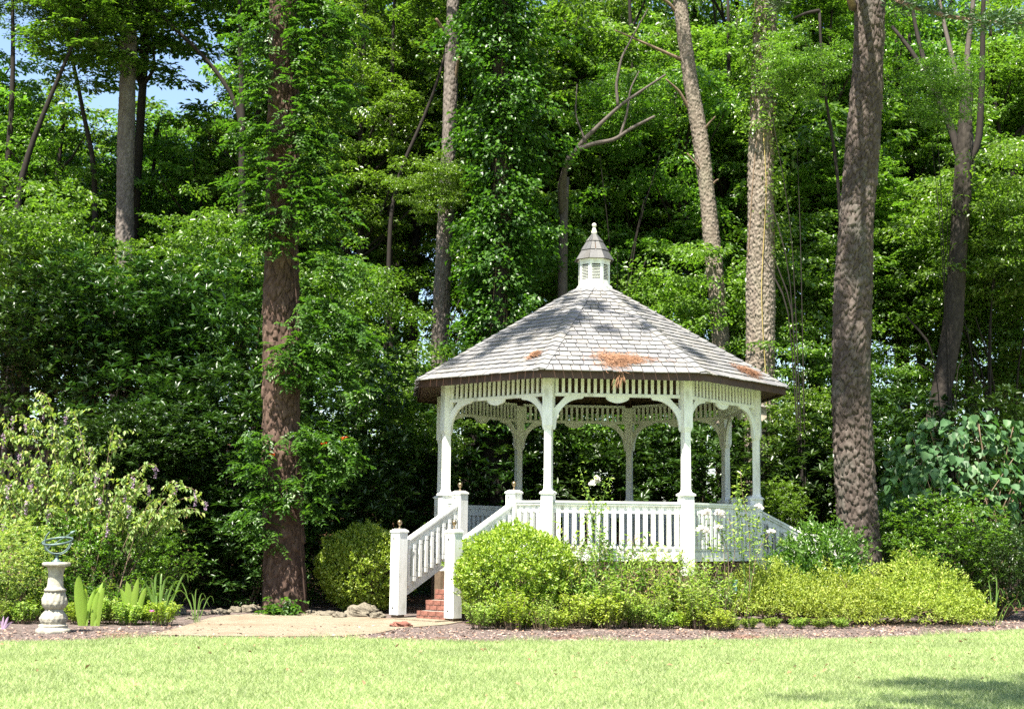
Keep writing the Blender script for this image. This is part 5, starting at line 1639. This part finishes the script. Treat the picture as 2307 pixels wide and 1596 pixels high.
for q in range(2):
    u, v = ((285, 1200), (250, 1190))[q]
    x_ = at(u, v, 28.6)
    root = thing('slim_tree', ('smooth grey stem standing in the shade right of the butterfly bush', 'thinner grey stem leaning beside it behind the butterfly bush')[q], 'tree', (x_[0], 28.6, 0))
    p1 = at(u + (6, -14)[q], 1110, 28.6)
    obj('trunk', branch_mesh('trunk', [([(0, 0, -0.05), (0.02, 0, 1.0), (p1[0] - x_[0], 0.1, p1[2]), (p1[0] - x_[0] + 0.1, 0.5, p1[2] + 0.9)], 0.07 - 0.03 * q, 0.02)], (0, 0, 0), 8), M['bark_grey'], root)
    o = obj('crown', SH_DARK[q][0], M['dark'], root, loc=(p1[0] - x_[0], 0.9, p1[2] + 0.9)); o.scale = (0.75, 0.7, 0.6)

# perennials in front of the balustrade
def herb_mesh(seed, stems, h, spread, leaf, asp, per):
    r = np.random.default_rng(seed)
    Ps, Ys, Pi, ST = [], [], [], []
    for q in range(stems):
        a = r.uniform(0, 6.28); R0 = spread * math.sqrt(r.random())
        b = Vector((R0 * 0.45 * math.cos(a), R0 * 0.45 * math.sin(a), 0)); hh = h * r.uniform(0.6, 1.1)
        e = Vector((R0 * math.cos(a), R0 * math.sin(a), hh)); m = b.lerp(e, 0.5) + Vector((0, 0, 0.12 * h))
        pts = bez(b, m, e, 7); ST.append((pts, 0.006, 0.003))
        A = np.array([tuple(p) for p in pts])
        t = r.uniform(0.12, 1, per) ** 0.8
        Ps.append(np.stack([np.interp(t, np.linspace(0, 1, 7), A[:, i]) for i in range(3)], 1) + r.normal(0, 0.015, (per, 3)))
        Ys.append(r.uniform(0, 6.28, per)); Pi.append(r.normal(0.05, 0.4, per))
    P = np.concatenate(Ps); n = len(P)
    D, Nn = dirs(n, np.concatenate(Ys), np.concatenate(Pi), r.normal(0, 0.4, n))
    L = leaf * r.uniform(0.6, 1.25, n)
    return leaf_mesh('foliage', P, D, Nn, L, L * asp), branch_mesh('stems', ST, (0, 0, 0), 4)
HERB = [herb_mesh(100, 34, 0.85, 0.42, 0.085, 0.34, 40), herb_mesh(101, 40, 0.72, 0.46, 0.10, 0.30, 34), herb_mesh(102, 30, 0.60, 0.45, 0.075, 0.5, 48), herb_mesh(103, 26, 1.0, 0.38, 0.11, 0.26, 36), herb_mesh(104, 26, 1.0, 0.62, 0.085, 0.32, 26)]
def herb(label, group, u, v, d, var, s, mat, zs=1.0):
    x = at(u, v, d)
    root = thing('perennial', label, 'plant', (x[0], d, float(tz(x[0], d))), frnd.uniform(0, 6.28), group)
    for nm, me, mt in (('foliage', HERB[var][0], mat), ('stems', HERB[var][1], 'twig')):
        o = obj(nm, me, M[mt], root); o.scale = (s, s, s * zs)
        o.material_slots[0].link = 'OBJECT'; o.material_slots[0].material = M[mt]
ORD = ['first', 'second', 'third', 'fourth', 'fifth', 'sixth', 'seventh', 'eighth', 'ninth', 'tenth', 'eleventh', 'twelfth', 'thirteenth', 'fourteenth', 'fifteenth']
for i in range(13):
    u = 1085 + i * 43 + frnd.uniform(-12, 12)
    herb(ORD[i] + ' bushy perennial from the boxwood in the back row under the balustrade', 'perennials in the back row of the bed', u, 1300, 26.5 + frnd.uniform(-0.2, 0.3), frnd.choice([0, 3, 4, 4]), frnd.uniform(0.95, 1.25), frnd.choice(['herb', 'canopy', 'bright', 'herb']), frnd.uniform(1.1, 1.6))
for i in range(12):
    u = 1095 + i * 48 + frnd.uniform(-12, 12)
    herb(ORD[i] + ' leafy perennial from the boxwood in the middle row of the bed', 'perennials in the middle row of the bed', u, 1330, 25.75 + frnd.uniform(-0.35, 0.35), frnd.choice([0, 1, 2, 3, 4, 4]), frnd.uniform(0.75, 1.2), frnd.choice(['herb', 'herb', 'azalea', 'herb']), frnd.uniform(0.9, 1.35))
for i in range(15):
    u = 1080 + i * 38 + frnd.uniform(-10, 10)
    herb(ORD[i] + ' low leafy plant from the brick steps along the bed front', 'plants along the front edge of the bed', u, 1380, (24.85 if u < 1310 else 25.4) + frnd.uniform(-0.35, 0.4), frnd.choice([0, 1, 2, 4, 4]), frnd.uniform(0.55, 1.0), frnd.choice(['herb', 'box', 'herb', 'azalea']), frnd.uniform(0.55, 0.95))
for i in range(11):
    u = -10 + i * 38 + frnd.uniform(-10, 10)
    herb(ORD[i] + ' low bright green plant from the left along the left bed', 'low plants of the left bed', u, 1380, 24.3 + frnd.uniform(0.3, 1.0) + (0.6 if 80 < u < 150 else 0), frnd.choice([2, 1]), frnd.uniform(0.6, 0.85), frnd.choice(['herb', 'herb', 'box']), 0.8)
for i in range(10):
    u = -10 + i * 40 + frnd.uniform(-10, 10)
    herb(ORD[i] + ' taller leafy plant from the left behind the low ones of the left bed', 'taller plants of the left bed', u, 1340, 26.0 + frnd.uniform(-0.2, 0.4), frnd.choice([0, 3]), frnd.uniform(0.7, 1.0), frnd.choice(['herb', 'canopy', 'vine']), 0.9)
for i, (u, v, d) in enumerate(((1690, 1395, 25.7), (1740, 1395, 25.9), (1800, 1398, 25.9), (1850, 1398, 25.9), (1895, 1398, 26.0), (1650, 1392, 25.4))):
    herb(ORD[i] + ' pale ground-cover plant from the left at the foot of the azaleas', 'pale ground-cover plants below the azaleas', u, v, d, 2, 0.5, 'herb', 0.6)

# roses against the balustrade
def rose(label, u0, d, canes, blooms, seed, per=46):
    r = np.random.default_rng(seed)
    x0 = at(u0, 1300, d)[0]
    org = (x0, d, 0)
    root = thing('rose_bush', label, 'rose', org)
    Ps = []
    for (pts) in canes:
        P_ = [Vector((x0 + r.normal(0, 0.05), d, 0.02))] + [Vector(at(u, v, d + dd)) for u, v, dd in pts]
        obj('cane', branch_mesh('cane', [(P_, 0.010, 0.004)], org, 5), M['twig'] if r.random() < 0.4 else M['strap'], root)
        A = np.array([tuple(p) for p in P_]) - np.array(org)
        s = np.linspace(0, 1, len(A)); t = r.uniform(0.3, 1, per)
        Ps.append(np.stack([np.interp(t, s, A[:, i]) for i in range(3)], 1) + r.normal(0, 0.075, (per, 3)))
    P = np.concatenate(Ps); n = len(P)
    D, Nn = dirs(n, r.uniform(0, 6.28, n), r.normal(-0.1, 0.4, n), r.normal(0, 0.4, n))
    L = 0.085 * r.uniform(0.6, 1.2, n)
    obj('foliage', leaf_mesh('foliage', P, D, Nn, L, L * 0.55), M['herb'], root)
    for (u, v, s, k) in blooms:
        c = np.array(at(u, v, d - 0.08)) - np.array(org)
        Q, DD, NN = [], [], []
        for b in range(k):
            cc = c + (r.normal(0, s * 0.55, 3) * np.array([1, 0.6, 0.6]) if k > 1 else 0)
            v_ = r.normal(size=(16, 3)); v_ /= np.linalg.norm(v_, axis=1)[:, None]; v_[:, 2] = np.abs(v_[:, 2]) * 0.9 - 0.15
            Q.append(cc + v_ * 0.012); DD.append(v_)
        Q = np.concatenate(Q); DD = np.concatenate(DD); DD /= np.linalg.norm(DD, axis=1)[:, None]
        NN = r.normal(size=DD.shape); NN = NN - DD * (NN * DD).sum(1)[:, None]; NN /= np.linalg.norm(NN, axis=1)[:, None]
        obj('blossom', leaf_mesh('blossom', Q, DD, NN, np.full(len(Q), 0.062), 0.055, fold=0.2, droop=0.3), M['petal'], root)
rose('tall rose with white blooms climbing before the middle of the balustrade', 1345, 26.75,
     [[(1345, 1200, 0), (1342, 1110, 0)], [(1335, 1180, 0), (1318, 1090, 0), (1306, 1052, 0)], [(1350, 1190, 0), (1360, 1110, 0), (1378, 1072, 0)], [(1338, 1200, 0), (1330, 1140, 0), (1325, 1100, 0)], [(1352, 1230, 0), (1358, 1160, 0), (1352, 1130, 0)], [(1330, 1240, 0), (1320, 1180, 0), (1322, 1150, 0)]],
     [(1343, 1080, 0.06, 5), (1336, 1088, 0.05, 3)], 110)
rose('rose with white flower heads before the right bay of the balustrade', 1640, 26.9,
     [[(1630, 1220, 0), (1622, 1165, 0)], [(1600, 1230, 0), (1592, 1165, 0)], [(1640, 1230, 0), (1618, 1195, 0)], [(1660, 1220, 0), (1640, 1165, 0)], [(1600, 1230, 0), (1578, 1190, 0)]],
     [(1593, 1156, 0.075, 6), (1620, 1156, 0.08, 8), (1618, 1188, 0.06, 5), (1575, 1190, 0.07, 5), (1592, 1196, 0.05, 3)], 111, 40)
rose('tall dark-caned rose in front of the right corner post of the gazebo', 1685, 27.2,
     [[(1675, 1200, 0), (1662, 1130, 0), (1660, 1080, 0)], [(1690, 1200, 0), (1672, 1110, 0), (1668, 1060, 0)], [(1700, 1220, 0), (1712, 1160, 0)], [(1672, 1230, 0), (1645, 1180, 0)], [(1690, 1230, 0), (1700, 1190, 0), (1692, 1150, 0)], [(1705, 1240, 0), (1735, 1200, 0)], [(1665, 1200, 0), (1668, 1130, 0), (1662, 1100, 0)]],
     [(1711, 1143, 0.05, 3), (1737, 1200, 0.04, 3)], 112, 62)

# bold leaves: canna, strap leaves, hosta
def blade(pts, w, mb):
    """a broad leaf along a curved midrib, folded along its middle"""
    n = len(pts)
    vs = []
    for i, p in enumerate(pts):
        p = Vector(p); d = (Vector(pts[min(i + 1, n - 1)]) - Vector(pts[max(i - 1, 0)])).normalized()
        k_ = abs(d.z) ** 2
        s = d.cross(Vector((0, 0, 1))) * (1 - k_) + d.cross(Vector((0, 1, 0))) * k_
        s.normalize(); t = i / (n - 1)
        ww = w * max(0.04, math.sin(math.pi * min(1, 0.12 + 0.88 * t)) ** 0.7)
        u = s.cross(d)
        vs += [p + s * ww + u * ww * 0.5, p, p - s * ww + u * ww * 0.5]
    fs = []
    for i in range(n - 1):
        for k in range(2):
            a = i * 3 + k
            fs.append((a, a + 1, a + 4, a + 3))
    mb.add(vs, fs)
def bold(name, label, cat, u, d, leaves, mat, part='leaf'):
    x = at(u, 1350, d)[0]
    org = Vector((x, d, 0))
    root = thing(name, label, cat, tuple(org))
    for (bu, mu, mv, tu, tv, w, dd) in leaves:
        b = Vector((at(bu, 1380, d)[0], d, 0.0)) - org
        m = Vector(at(mu, mv, d + dd * 0.5)) - org; t = Vector(at(tu, tv, d + dd)) - org
        c = m * 2 - (b + t) * 0.5
        mb = MB(); blade(bez(b, c, t, 9), w, mb)
        obj(part, mb.mesh(part, True), M[mat], root)
bold('canna', 'broad pale yellow-green canna leaves right of the sundial', 'plant', 200, 24.5,
     [(182, 176, 1335, 178, 1296, 0.085, -0.1), (196, 206, 1345, 230, 1322, 0.035, 0.1), (208, 214, 1358, 222, 1332, 0.055, 0), (222, 226, 1350, 236, 1322, 0.05, 0), (214, 220, 1350, 232, 1310, 0.05, 0.2), (190, 190, 1350, 192, 1325, 0.05, -0.2)], 'canna')
bold('ginger_lily', 'second clump of yellow-green canna leaves in the left bed', 'plant', 300, 25.0,
     [(285, 288, 1345, 285, 1308, 0.07, 0), (296, 302, 1345, 312, 1300, 0.06, 0), (305, 318, 1350, 330, 1322, 0.05, 0), (290, 280, 1350, 270, 1325, 0.05, 0)], 'canna')
bold('crinum_lily', 'clump of arching strap leaves beside the path in the left bed', 'plant', 360, 25.2,
     [(352, 340, 1310, 320, 1332, 0.019, -0.1), (356, 350, 1302, 372, 1300, 0.019, 0), (362, 372, 1306, 405, 1318, 0.019, 0), (366, 395, 1310, 425, 1352, 0.019, -0.1), (358, 352, 1335, 352, 1375, 0.022, -0.3), (364, 378, 1328, 400, 1345, 0.019, 0.2), (368, 400, 1330, 432, 1372, 0.017, -0.2), (350, 335, 1330, 306, 1348, 0.017, 0.1), (372, 410, 1300, 424, 1312, 0.018, 0.1), (360, 362, 1310, 366, 1292, 0.017, 0.2), (356, 330, 1318, 312, 1316, 0.017, -0.2)], 'strap')
bold('crinum_lily', 'smaller tuft of narrow strap leaves next to the stones of the path', 'plant', 440, 25.6,
     [(440, 435, 1345, 425, 1338, 0.011, 0), (444, 452, 1340, 465, 1350, 0.011, 0), (446, 455, 1350, 472, 1366, 0.010, -0.1), (442, 440, 1340, 446, 1326, 0.010, 0), (438, 425, 1350, 412, 1356, 0.010, 0.1), (448, 470, 1345, 482, 1358, 0.009, 0.1)], 'strap')
bold('hosta', 'broad upright green leaves between the azaleas and the right stair', 'plant', 1815, 29.0,
     [(1808, 1800, 1262, 1795, 1240, 0.075, 0), (1816, 1818, 1262, 1826, 1242, 0.09, 0), (1826, 1840, 1272, 1852, 1280, 0.05, 0), (1835, 1868, 1282, 1892, 1262, 0.05, -0.1), (1840, 1880, 1276, 1903, 1266, 0.05, 0.1)], 'strap')
bold('spider_plant', 'narrow pale strap leaves at the right end of the bed', 'plant', 2235, 27.2,
     [(2235, 2232, 1340, 2226, 1305, 0.012, 0), (2240, 2250, 1330, 2262, 1345, 0.012, 0), (2238, 2246, 1322, 2240, 1296, 0.012, 0), (2230, 2215, 1345, 2205, 1360, 0.011, 0.1), (2245, 2270, 1360, 2290, 1385, 0.011, -0.1), (2250, 2284, 1350, 2300, 1372, 0.011, -0.1)], 'strap')
bold('purple_heart_plant', 'small purple-leaved plant at the left edge of the mulch', 'plant', 8, 23.4,
     [(8, 2, 1402, -8, 1396, 0.02, 0), (10, 14, 1398, 20, 1388, 0.02, 0), (12, 22, 1404, 30, 1400, 0.02, 0), (6, 6, 1400, 8, 1386, 0.018, 0)], 'purple')
fl = thing('pink_flower', 'single pink flower among the low plants of the left bed', 'flower', (at(342, 1370, 24.4)[0], 24.4, 0))
obj('stem', MB().tube([(0, 0, 0), (0, 0, 0.26)], 0.006, 5).mesh('stem'), M['strap'], fl)
D, Nn = dirs(12, r.uniform(0, 6.28, 12), r.uniform(0, 1, 12), r.normal(0, 0.4, 12))
obj('petals', leaf_mesh('petals', np.tile([0, 0, 0.26], (12, 1)), D, Nn, np.full(12, 0.06), 0.04), M['pink'], fl)

pt = at(1655, 1318, 26.6)
pot = MB().lathe([(0.05, 0), (0.055, 0.02), (0.042, 0.05), (0.045, 0.12), (0.06, 0.2), (0.062, 0.215), (0.05, 0.22)], 16, sq=1.0)
tag(obj('garden_jar', pot.mesh('garden_jar', True), plain('teal_glaze', (0.10, 0.24, 0.21), 0.35), None, (pt[0], 26.6, max(0.02, pt[2] - 0.11))), 'small teal jar half hidden among the perennials beside the left azalea', 'jar')
# ------------------------------------------------------------------ armillary sundial
sp = gnd(119, 1424)
sd = thing('armillary_sundial', 'cast stone pedestal topped by a green metal armillary sundial in the left bed', 'sundial', (sp[0], sp[1], 0))
k = 0.41 * sp[1] / FPX                                # one unit of a close view, in metres
obj('plinth', MB().lathe([(0.27, -0.03), (0.275, 0.03), (0.265, 0.06), (0.235, 0.075), (0.225, 0.10), (0.235, 0.115), (0.225, 0.13), (0.195, 0.14)], 32).mesh('plinth', True), M['cast_stone'], sd)
def carved(prof, lobes, amp, n=48, m=3):
    mb = MB(); P_ = []
    pr = np.array(prof); zz = np.linspace(pr[0, 1], pr[-1, 1], 26); rrr = np.interp(zz, pr[:, 1], pr[:, 0])
    vs = []
    for i, (q, z) in enumerate(zip(rrr, zz)):
        t = i / 25
        for j in range(n):
            a = 2 * math.pi * j / n
            w = q * (1 + amp * math.sin(math.pi * t) * (abs(math.sin(lobes * a / 2 + 2.2 * t)) - 0.4) + 0.35 * amp * math.sin(lobes * 2 * a - 7 * t))
            vs.append((w * math.cos(a), w * math.sin(a), z))
    fs = [(i * n + j, i * n + (j + 1) % n, (i + 1) * n + (j + 1) % n, (i + 1) * n + j) for i in range(25) for j in range(n)]
    return mb.add(vs, fs).mesh('urn', True)
obj('lower_urn', carved([(0.185, 0.14), (0.20, 0.18), (0.205, 0.23), (0.185, 0.29), (0.145, 0.345), (0.135, 0.375)], 8, 0.13), M['cast_stone'], sd)
obj('upper_urn', carved([(0.135, 0.375), (0.17, 0.41), (0.19, 0.46), (0.185, 0.53), (0.165, 0.60), (0.155, 0.655)], 7, 0.14), M['cast_stone'], sd)
obj('shaft', MB().lathe([(0.15, 0.655), (0.172, 0.665), (0.172, 0.70), (0.14, 0.715), (0.128, 0.75), (0.118, 0.88), (0.122, 0.98), (0.145, 1.045), (0.165, 1.065)], 32).mesh('shaft', True), M['cast_stone'], sd)
obj('capital', MB().lathe([(0.15, 1.06), (0.215, 1.07), (0.225, 1.09), (0.225, 1.115), (0.205, 1.13), (0.03, 1.135)], 32).mesh('capital', True), M['cast_stone'], sd)
obj('foot', MB().lathe([(0.085, 1.13), (0.07, 1.15), (0.03, 1.18), (0.018, 1.215), (0.026, 1.24), (0.012, 1.255)], 16).mesh('foot', True), M['verdigris'], sd)
def band(rad, w, th, m, a0=0.0, a1=2 * math.pi, n=48):
    mb = MB(); vs = []
    for i in range(n + 1):
        a = a0 + (a1 - a0) * i / n
        for (q, z) in ((rad, -w / 2), (rad + th, -w / 2), (rad + th, w / 2), (rad, w / 2)):
            vs.append(m @ Vector((q * math.cos(a), q * math.sin(a), z)))
    fs = [(i * 4 + j, i * 4 + (j + 1) % 4, (i + 1) * 4 + (j + 1) % 4, (i + 1) * 4 + j) for i in range(n) for j in range(4)] + [(3, 2, 1, 0), tuple(n * 4 + j for j in range(4))]
    return mb.add(vs, fs)
ctr = Matrix.Translation((0.0, 0, 1.47))
obj('horizon_ring', band(0.235, 0.035, 0.012, ctr @ Matrix.Rotation(R_(-4), 4, 'Y') @ Matrix.Rotation(R_(14), 4, 'X')).mesh('horizon_ring', True), M['verdigris'], sd)
obj('meridian_ring', band(0.214, 0.030, 0.012, ctr @ Matrix.Rotation(R_(30), 4, 'Z') @ Matrix.Rotation(R_(90), 4, 'X'), R_(185), R_(365)).mesh('meridian_ring', True), M['verdigris'], sd)
obj('equator_ring', band(0.197, 0.045, 0.012, ctr @ Matrix.Rotation(R_(38), 4, 'Y') @ Matrix.Rotation(R_(80), 4, 'X'), R_(170), R_(400)).mesh('equator_ring', True), M['verdigris'], sd)
ar = MB().tube([(-0.20, 0.05, 1.34), (0.24, -0.05, 1.61)], 0.008, 6)
ar.tube([(0.235, -0.05, 1.605), (0.25, -0.053, 1.615), (0.30, -0.063, 1.645)], [0.028, 0.024, 0.002], 8)
ar.box((-0.18, 0.046, 1.352), (0.09, 0.006, 0.05), Matrix.Rotation(-0.55, 3, 'Y'))
obj('arrow', ar.mesh('arrow'), M['verdigris'], sd)

# ------------------------------------------------------------------ stones, chips, grass
def rock_mesh(seed, n=14):
    r = np.random.default_rng(seed)
    vs = []
    ph = r.uniform(0, 6.28, 8)
    m = 20
    for i in range(n + 1):
        t = math.pi * i / n
        for j in range(m):
            a = 2 * math.pi * j / m
            d = np.array([math.sin(t) * math.cos(a), math.sin(t) * math.sin(a), math.cos(t)])
            q = 1 + 0.16 * math.sin(3 * d[0] + ph[0]) * math.sin(4 * d[1] + ph[1]) + 0.12 * math.sin(6 * d[0] + 5 * d[2] + ph[2]) + 0.08 * math.sin(11 * d[1] - 9 * d[2] + ph[3]) + 0.06 * math.sin(17 * d[0] + 13 * d[1] + ph[4])
            q = max(0.62, round(q * 7) / 7 * 0.5 + q * 0.5)
            vs.append(d * q)
    fs = [(i * m + j, (i + 1) * m + j, (i + 1) * m + (j + 1) % m, i * m + (j + 1) % m) for i in range(n) for j in range(m)]
    return MB().add(vs, fs).mesh('stone')
ROCK = [rock_mesh(s) for s in (120, 121, 122, 123, 124)]
for i, (u, v, w, h, lab) in enumerate((
        (402, 1381, 44, 26, 'largest upright stone at the left end of the path edging'),
        (372, 1392, 30, 20, 'small stone in front of the strap leaves at the left end of the path'),
        (446, 1385, 40, 14, 'flat stone second from the left end of the path edging'),
        (492, 1382, 46, 15, 'long flat stone in the middle of the left path edging'),
        (530, 1377, 34, 16, 'squat stone left of the foot of the reddish pine'),
        (563, 1376, 46, 20, 'broad pale stone against the left foot of the reddish pine'),
        (430, 1394, 26, 9, 'small flat stone lying before the left path edging'),
        (700, 1381, 40, 10, 'thin flat stone at the right foot of the reddish pine'),
        (735, 1384, 48, 13, 'flat stone between the pine and the rough boulder'),
        (765, 1388, 34, 14, 'small stone touching the rough boulder on its left'),
        (812, 1383, 66, 32, 'big rough pitted boulder in front of the rear boxwood'),
        (850, 1390, 34, 18, 'dark stone right of the rough boulder beside the newel post'),
        (1052, 1365, 40, 26, 'reddish stone right of the brick steps under the boxwood'),
        (905, 1409, 44, 13, 'flat reddish stone lying on the mulch before the left newel post'),
        (1058, 1392, 36, 12, 'pale flat stone at the right newel post'))):
    p = gnd(u, v + h * 0.2)
    k = p[1] / FPX
    o = obj('stone', ROCK[i % 5], M['stone'] if i not in (12, 13) else M['brick'], None, (p[0], p[1], h * k * 0.28), (frnd.uniform(-.15, .15), frnd.uniform(-.15, .15), frnd.uniform(0, 6.28) if w / h < 2 else frnd.uniform(-.2, .2)))
    o.scale = (w * k * 0.5, w * k * 0.36, h * k * 0.62)
    o.material_slots[0].link = 'OBJECT'; o.material_slots[0].material = M['stone'] if i not in (12, 13) else M['brick']
    tag(o, lab, 'stone', 'stones edging the path and the bed')

r = np.random.default_rng(130)
n = 14000
x = r.uniform(-13, 14, n); y = edge_y(x) + 0.03 + r.random(n) ** 1.3 * 3.6
pz = tz(x, y) + 0.008
onp = (x > pa[0][0]) & (x < pa[-1][0] + 0.1) & (y > path_curve(pb)(x)) & (y < path_curve(pa)(x))
k = ~onp | (r.random(n) < 0.22)
x, y, pz = x[k], y[k], pz[k]; n = len(x)
D, Nn = dirs(n, r.uniform(0, 6.28, n), r.normal(0.1, 0.25, n), r.normal(0, 0.4, n))
m_chip, nt, N, L_, B = nodes_of('bark_chip')
g = N.new('ShaderNodeNewGeometry')
rp = ramp(N, [(0.0, (0.06, 0.042, 0.035)), (0.4, (0.19, 0.125, 0.10)), (0.75, (0.34, 0.25, 0.21)), (1.0, (0.40, 0.20, 0.11))])
L_.new(g.outputs['Random Per Island'], rp.inputs['Fac']); L_.new(rp.outputs['Color'], B.inputs['Base Color']); B.inputs['Roughness'].default_value = 0.9
LL = r.uniform(0.025, 0.075, n)
tag(obj('bark_chips', leaf_mesh('bark_chips', np.stack([x, y, pz], 1), D, Nn, LL, LL * r.uniform(0.25, 0.7, n), fold=0.1, droop=0.05), m_chip), 'loose bark chips and needles strewn over the mulch', 'mulch', kind='stuff')

def grass(name, n, xs, ys, label, h, w, seed, mat='grass', zbase=0.02):
    r = np.random.default_rng(seed)
    hh = h * r.uniform(0.55, 1.3, n)
    a = r.uniform(0, 6.28, n); le = hh * r.uniform(0.3, 1.5, n); b = r.uniform(0, 6.28, n)
    X = np.stack([xs, ys, np.full(n, zbase - 0.005)], 1)
    s = np.stack([np.cos(b), np.sin(b), np.zeros(n)], 1) * (w * r.uniform(0.6, 1.2, n))[:, None]
    tip = X + np.stack([np.cos(a) * le, np.sin(a) * le, hh], 1)
    V = np.stack([X - s / 2, X + s / 2, tip], 1).reshape(-1, 3)
    F = np.arange(3 * n).reshape(-1, 3)
    return tag(obj(name, mesh_np(name, V, F), M[mat]), label, 'grass', kind='stuff')
n = 520000
d = 11.5 + (r.random(n)) ** 0.85 * 16
xx = r.uniform(-1, 1, n) * (0.385 * d + 1.6)
ey = edge_y(xx)
ragged = 0.05 + 0.08 * r.random(n) ** 2
k = d < ey + ragged
xx, d = xx[k], d[k]
clump = 0.75 + 0.35 * np.sin(xx * 3.1 + np.sin(d * 2.3)) * np.sin(d * 2.7 + xx)
grass('grass', len(xx), xx, d, 'short sunlit lawn grass of uneven light green blades', 0.055, 0.013, 131)
n = 5000
x = r.uniform(-10, 12, n); y = edge_y(x) + r.random(n) ** 3 * 0.5
keep = np.sin(x * 1.9) + np.sin(x * 4.3 + 1) > 0.5
x, y = x[keep], y[keep]
grass('edge_grass', len(x), x, y, 'longer ragged grass creeping over the edge of the mulch', 0.11, 0.014, 132, zbase=0.01)

n = 240
x = r.uniform(-11, 12, n); y = 13.5 + r.random(n) ** 0.6 * 9.5
k = y < edge_y(x)
x, y = x[k], y[k]; n = len(x)
D, Nn = dirs(n, r.uniform(0, 6.28, n), r.normal(0.1, 0.3, n), r.normal(0, 0.6, n))
LL = r.uniform(0.04, 0.09, n)
tag(obj('fallen_leaves', leaf_mesh('fallen_leaves', np.stack([x, y, np.full(n, 0.06)], 1), D, Nn, LL, LL * r.uniform(0.3, 0.7, n)), M['needles']), 'scattered brown leaves lying on the lawn', 'fallen leaves', kind='stuff')

# the tree behind the camera that shades the near right corner of the lawn
sh = thing('shade_tree', 'leafy tree behind the camera whose shade falls on the near lawn corner', 'tree', (8.0, 1.5, 0))
c, l, t = CROWNS[1]
for nm, me, mt in (('crown', c, 'canopy'), ('limbs', l, 'bark_dark'), ('trunk', t, 'bark_grey')):
    o = obj(nm, me, M[mt], sh, loc=(-3.1 if nm == 'crown' else 0, 6.5 if nm == 'crown' else 0, 13.0))
    if nm == 'crown': o.scale = (1.5, 0.72, 0.8)
    o.material_slots[0].link = 'OBJECT'; o.material_slots[0].material = M[mt]
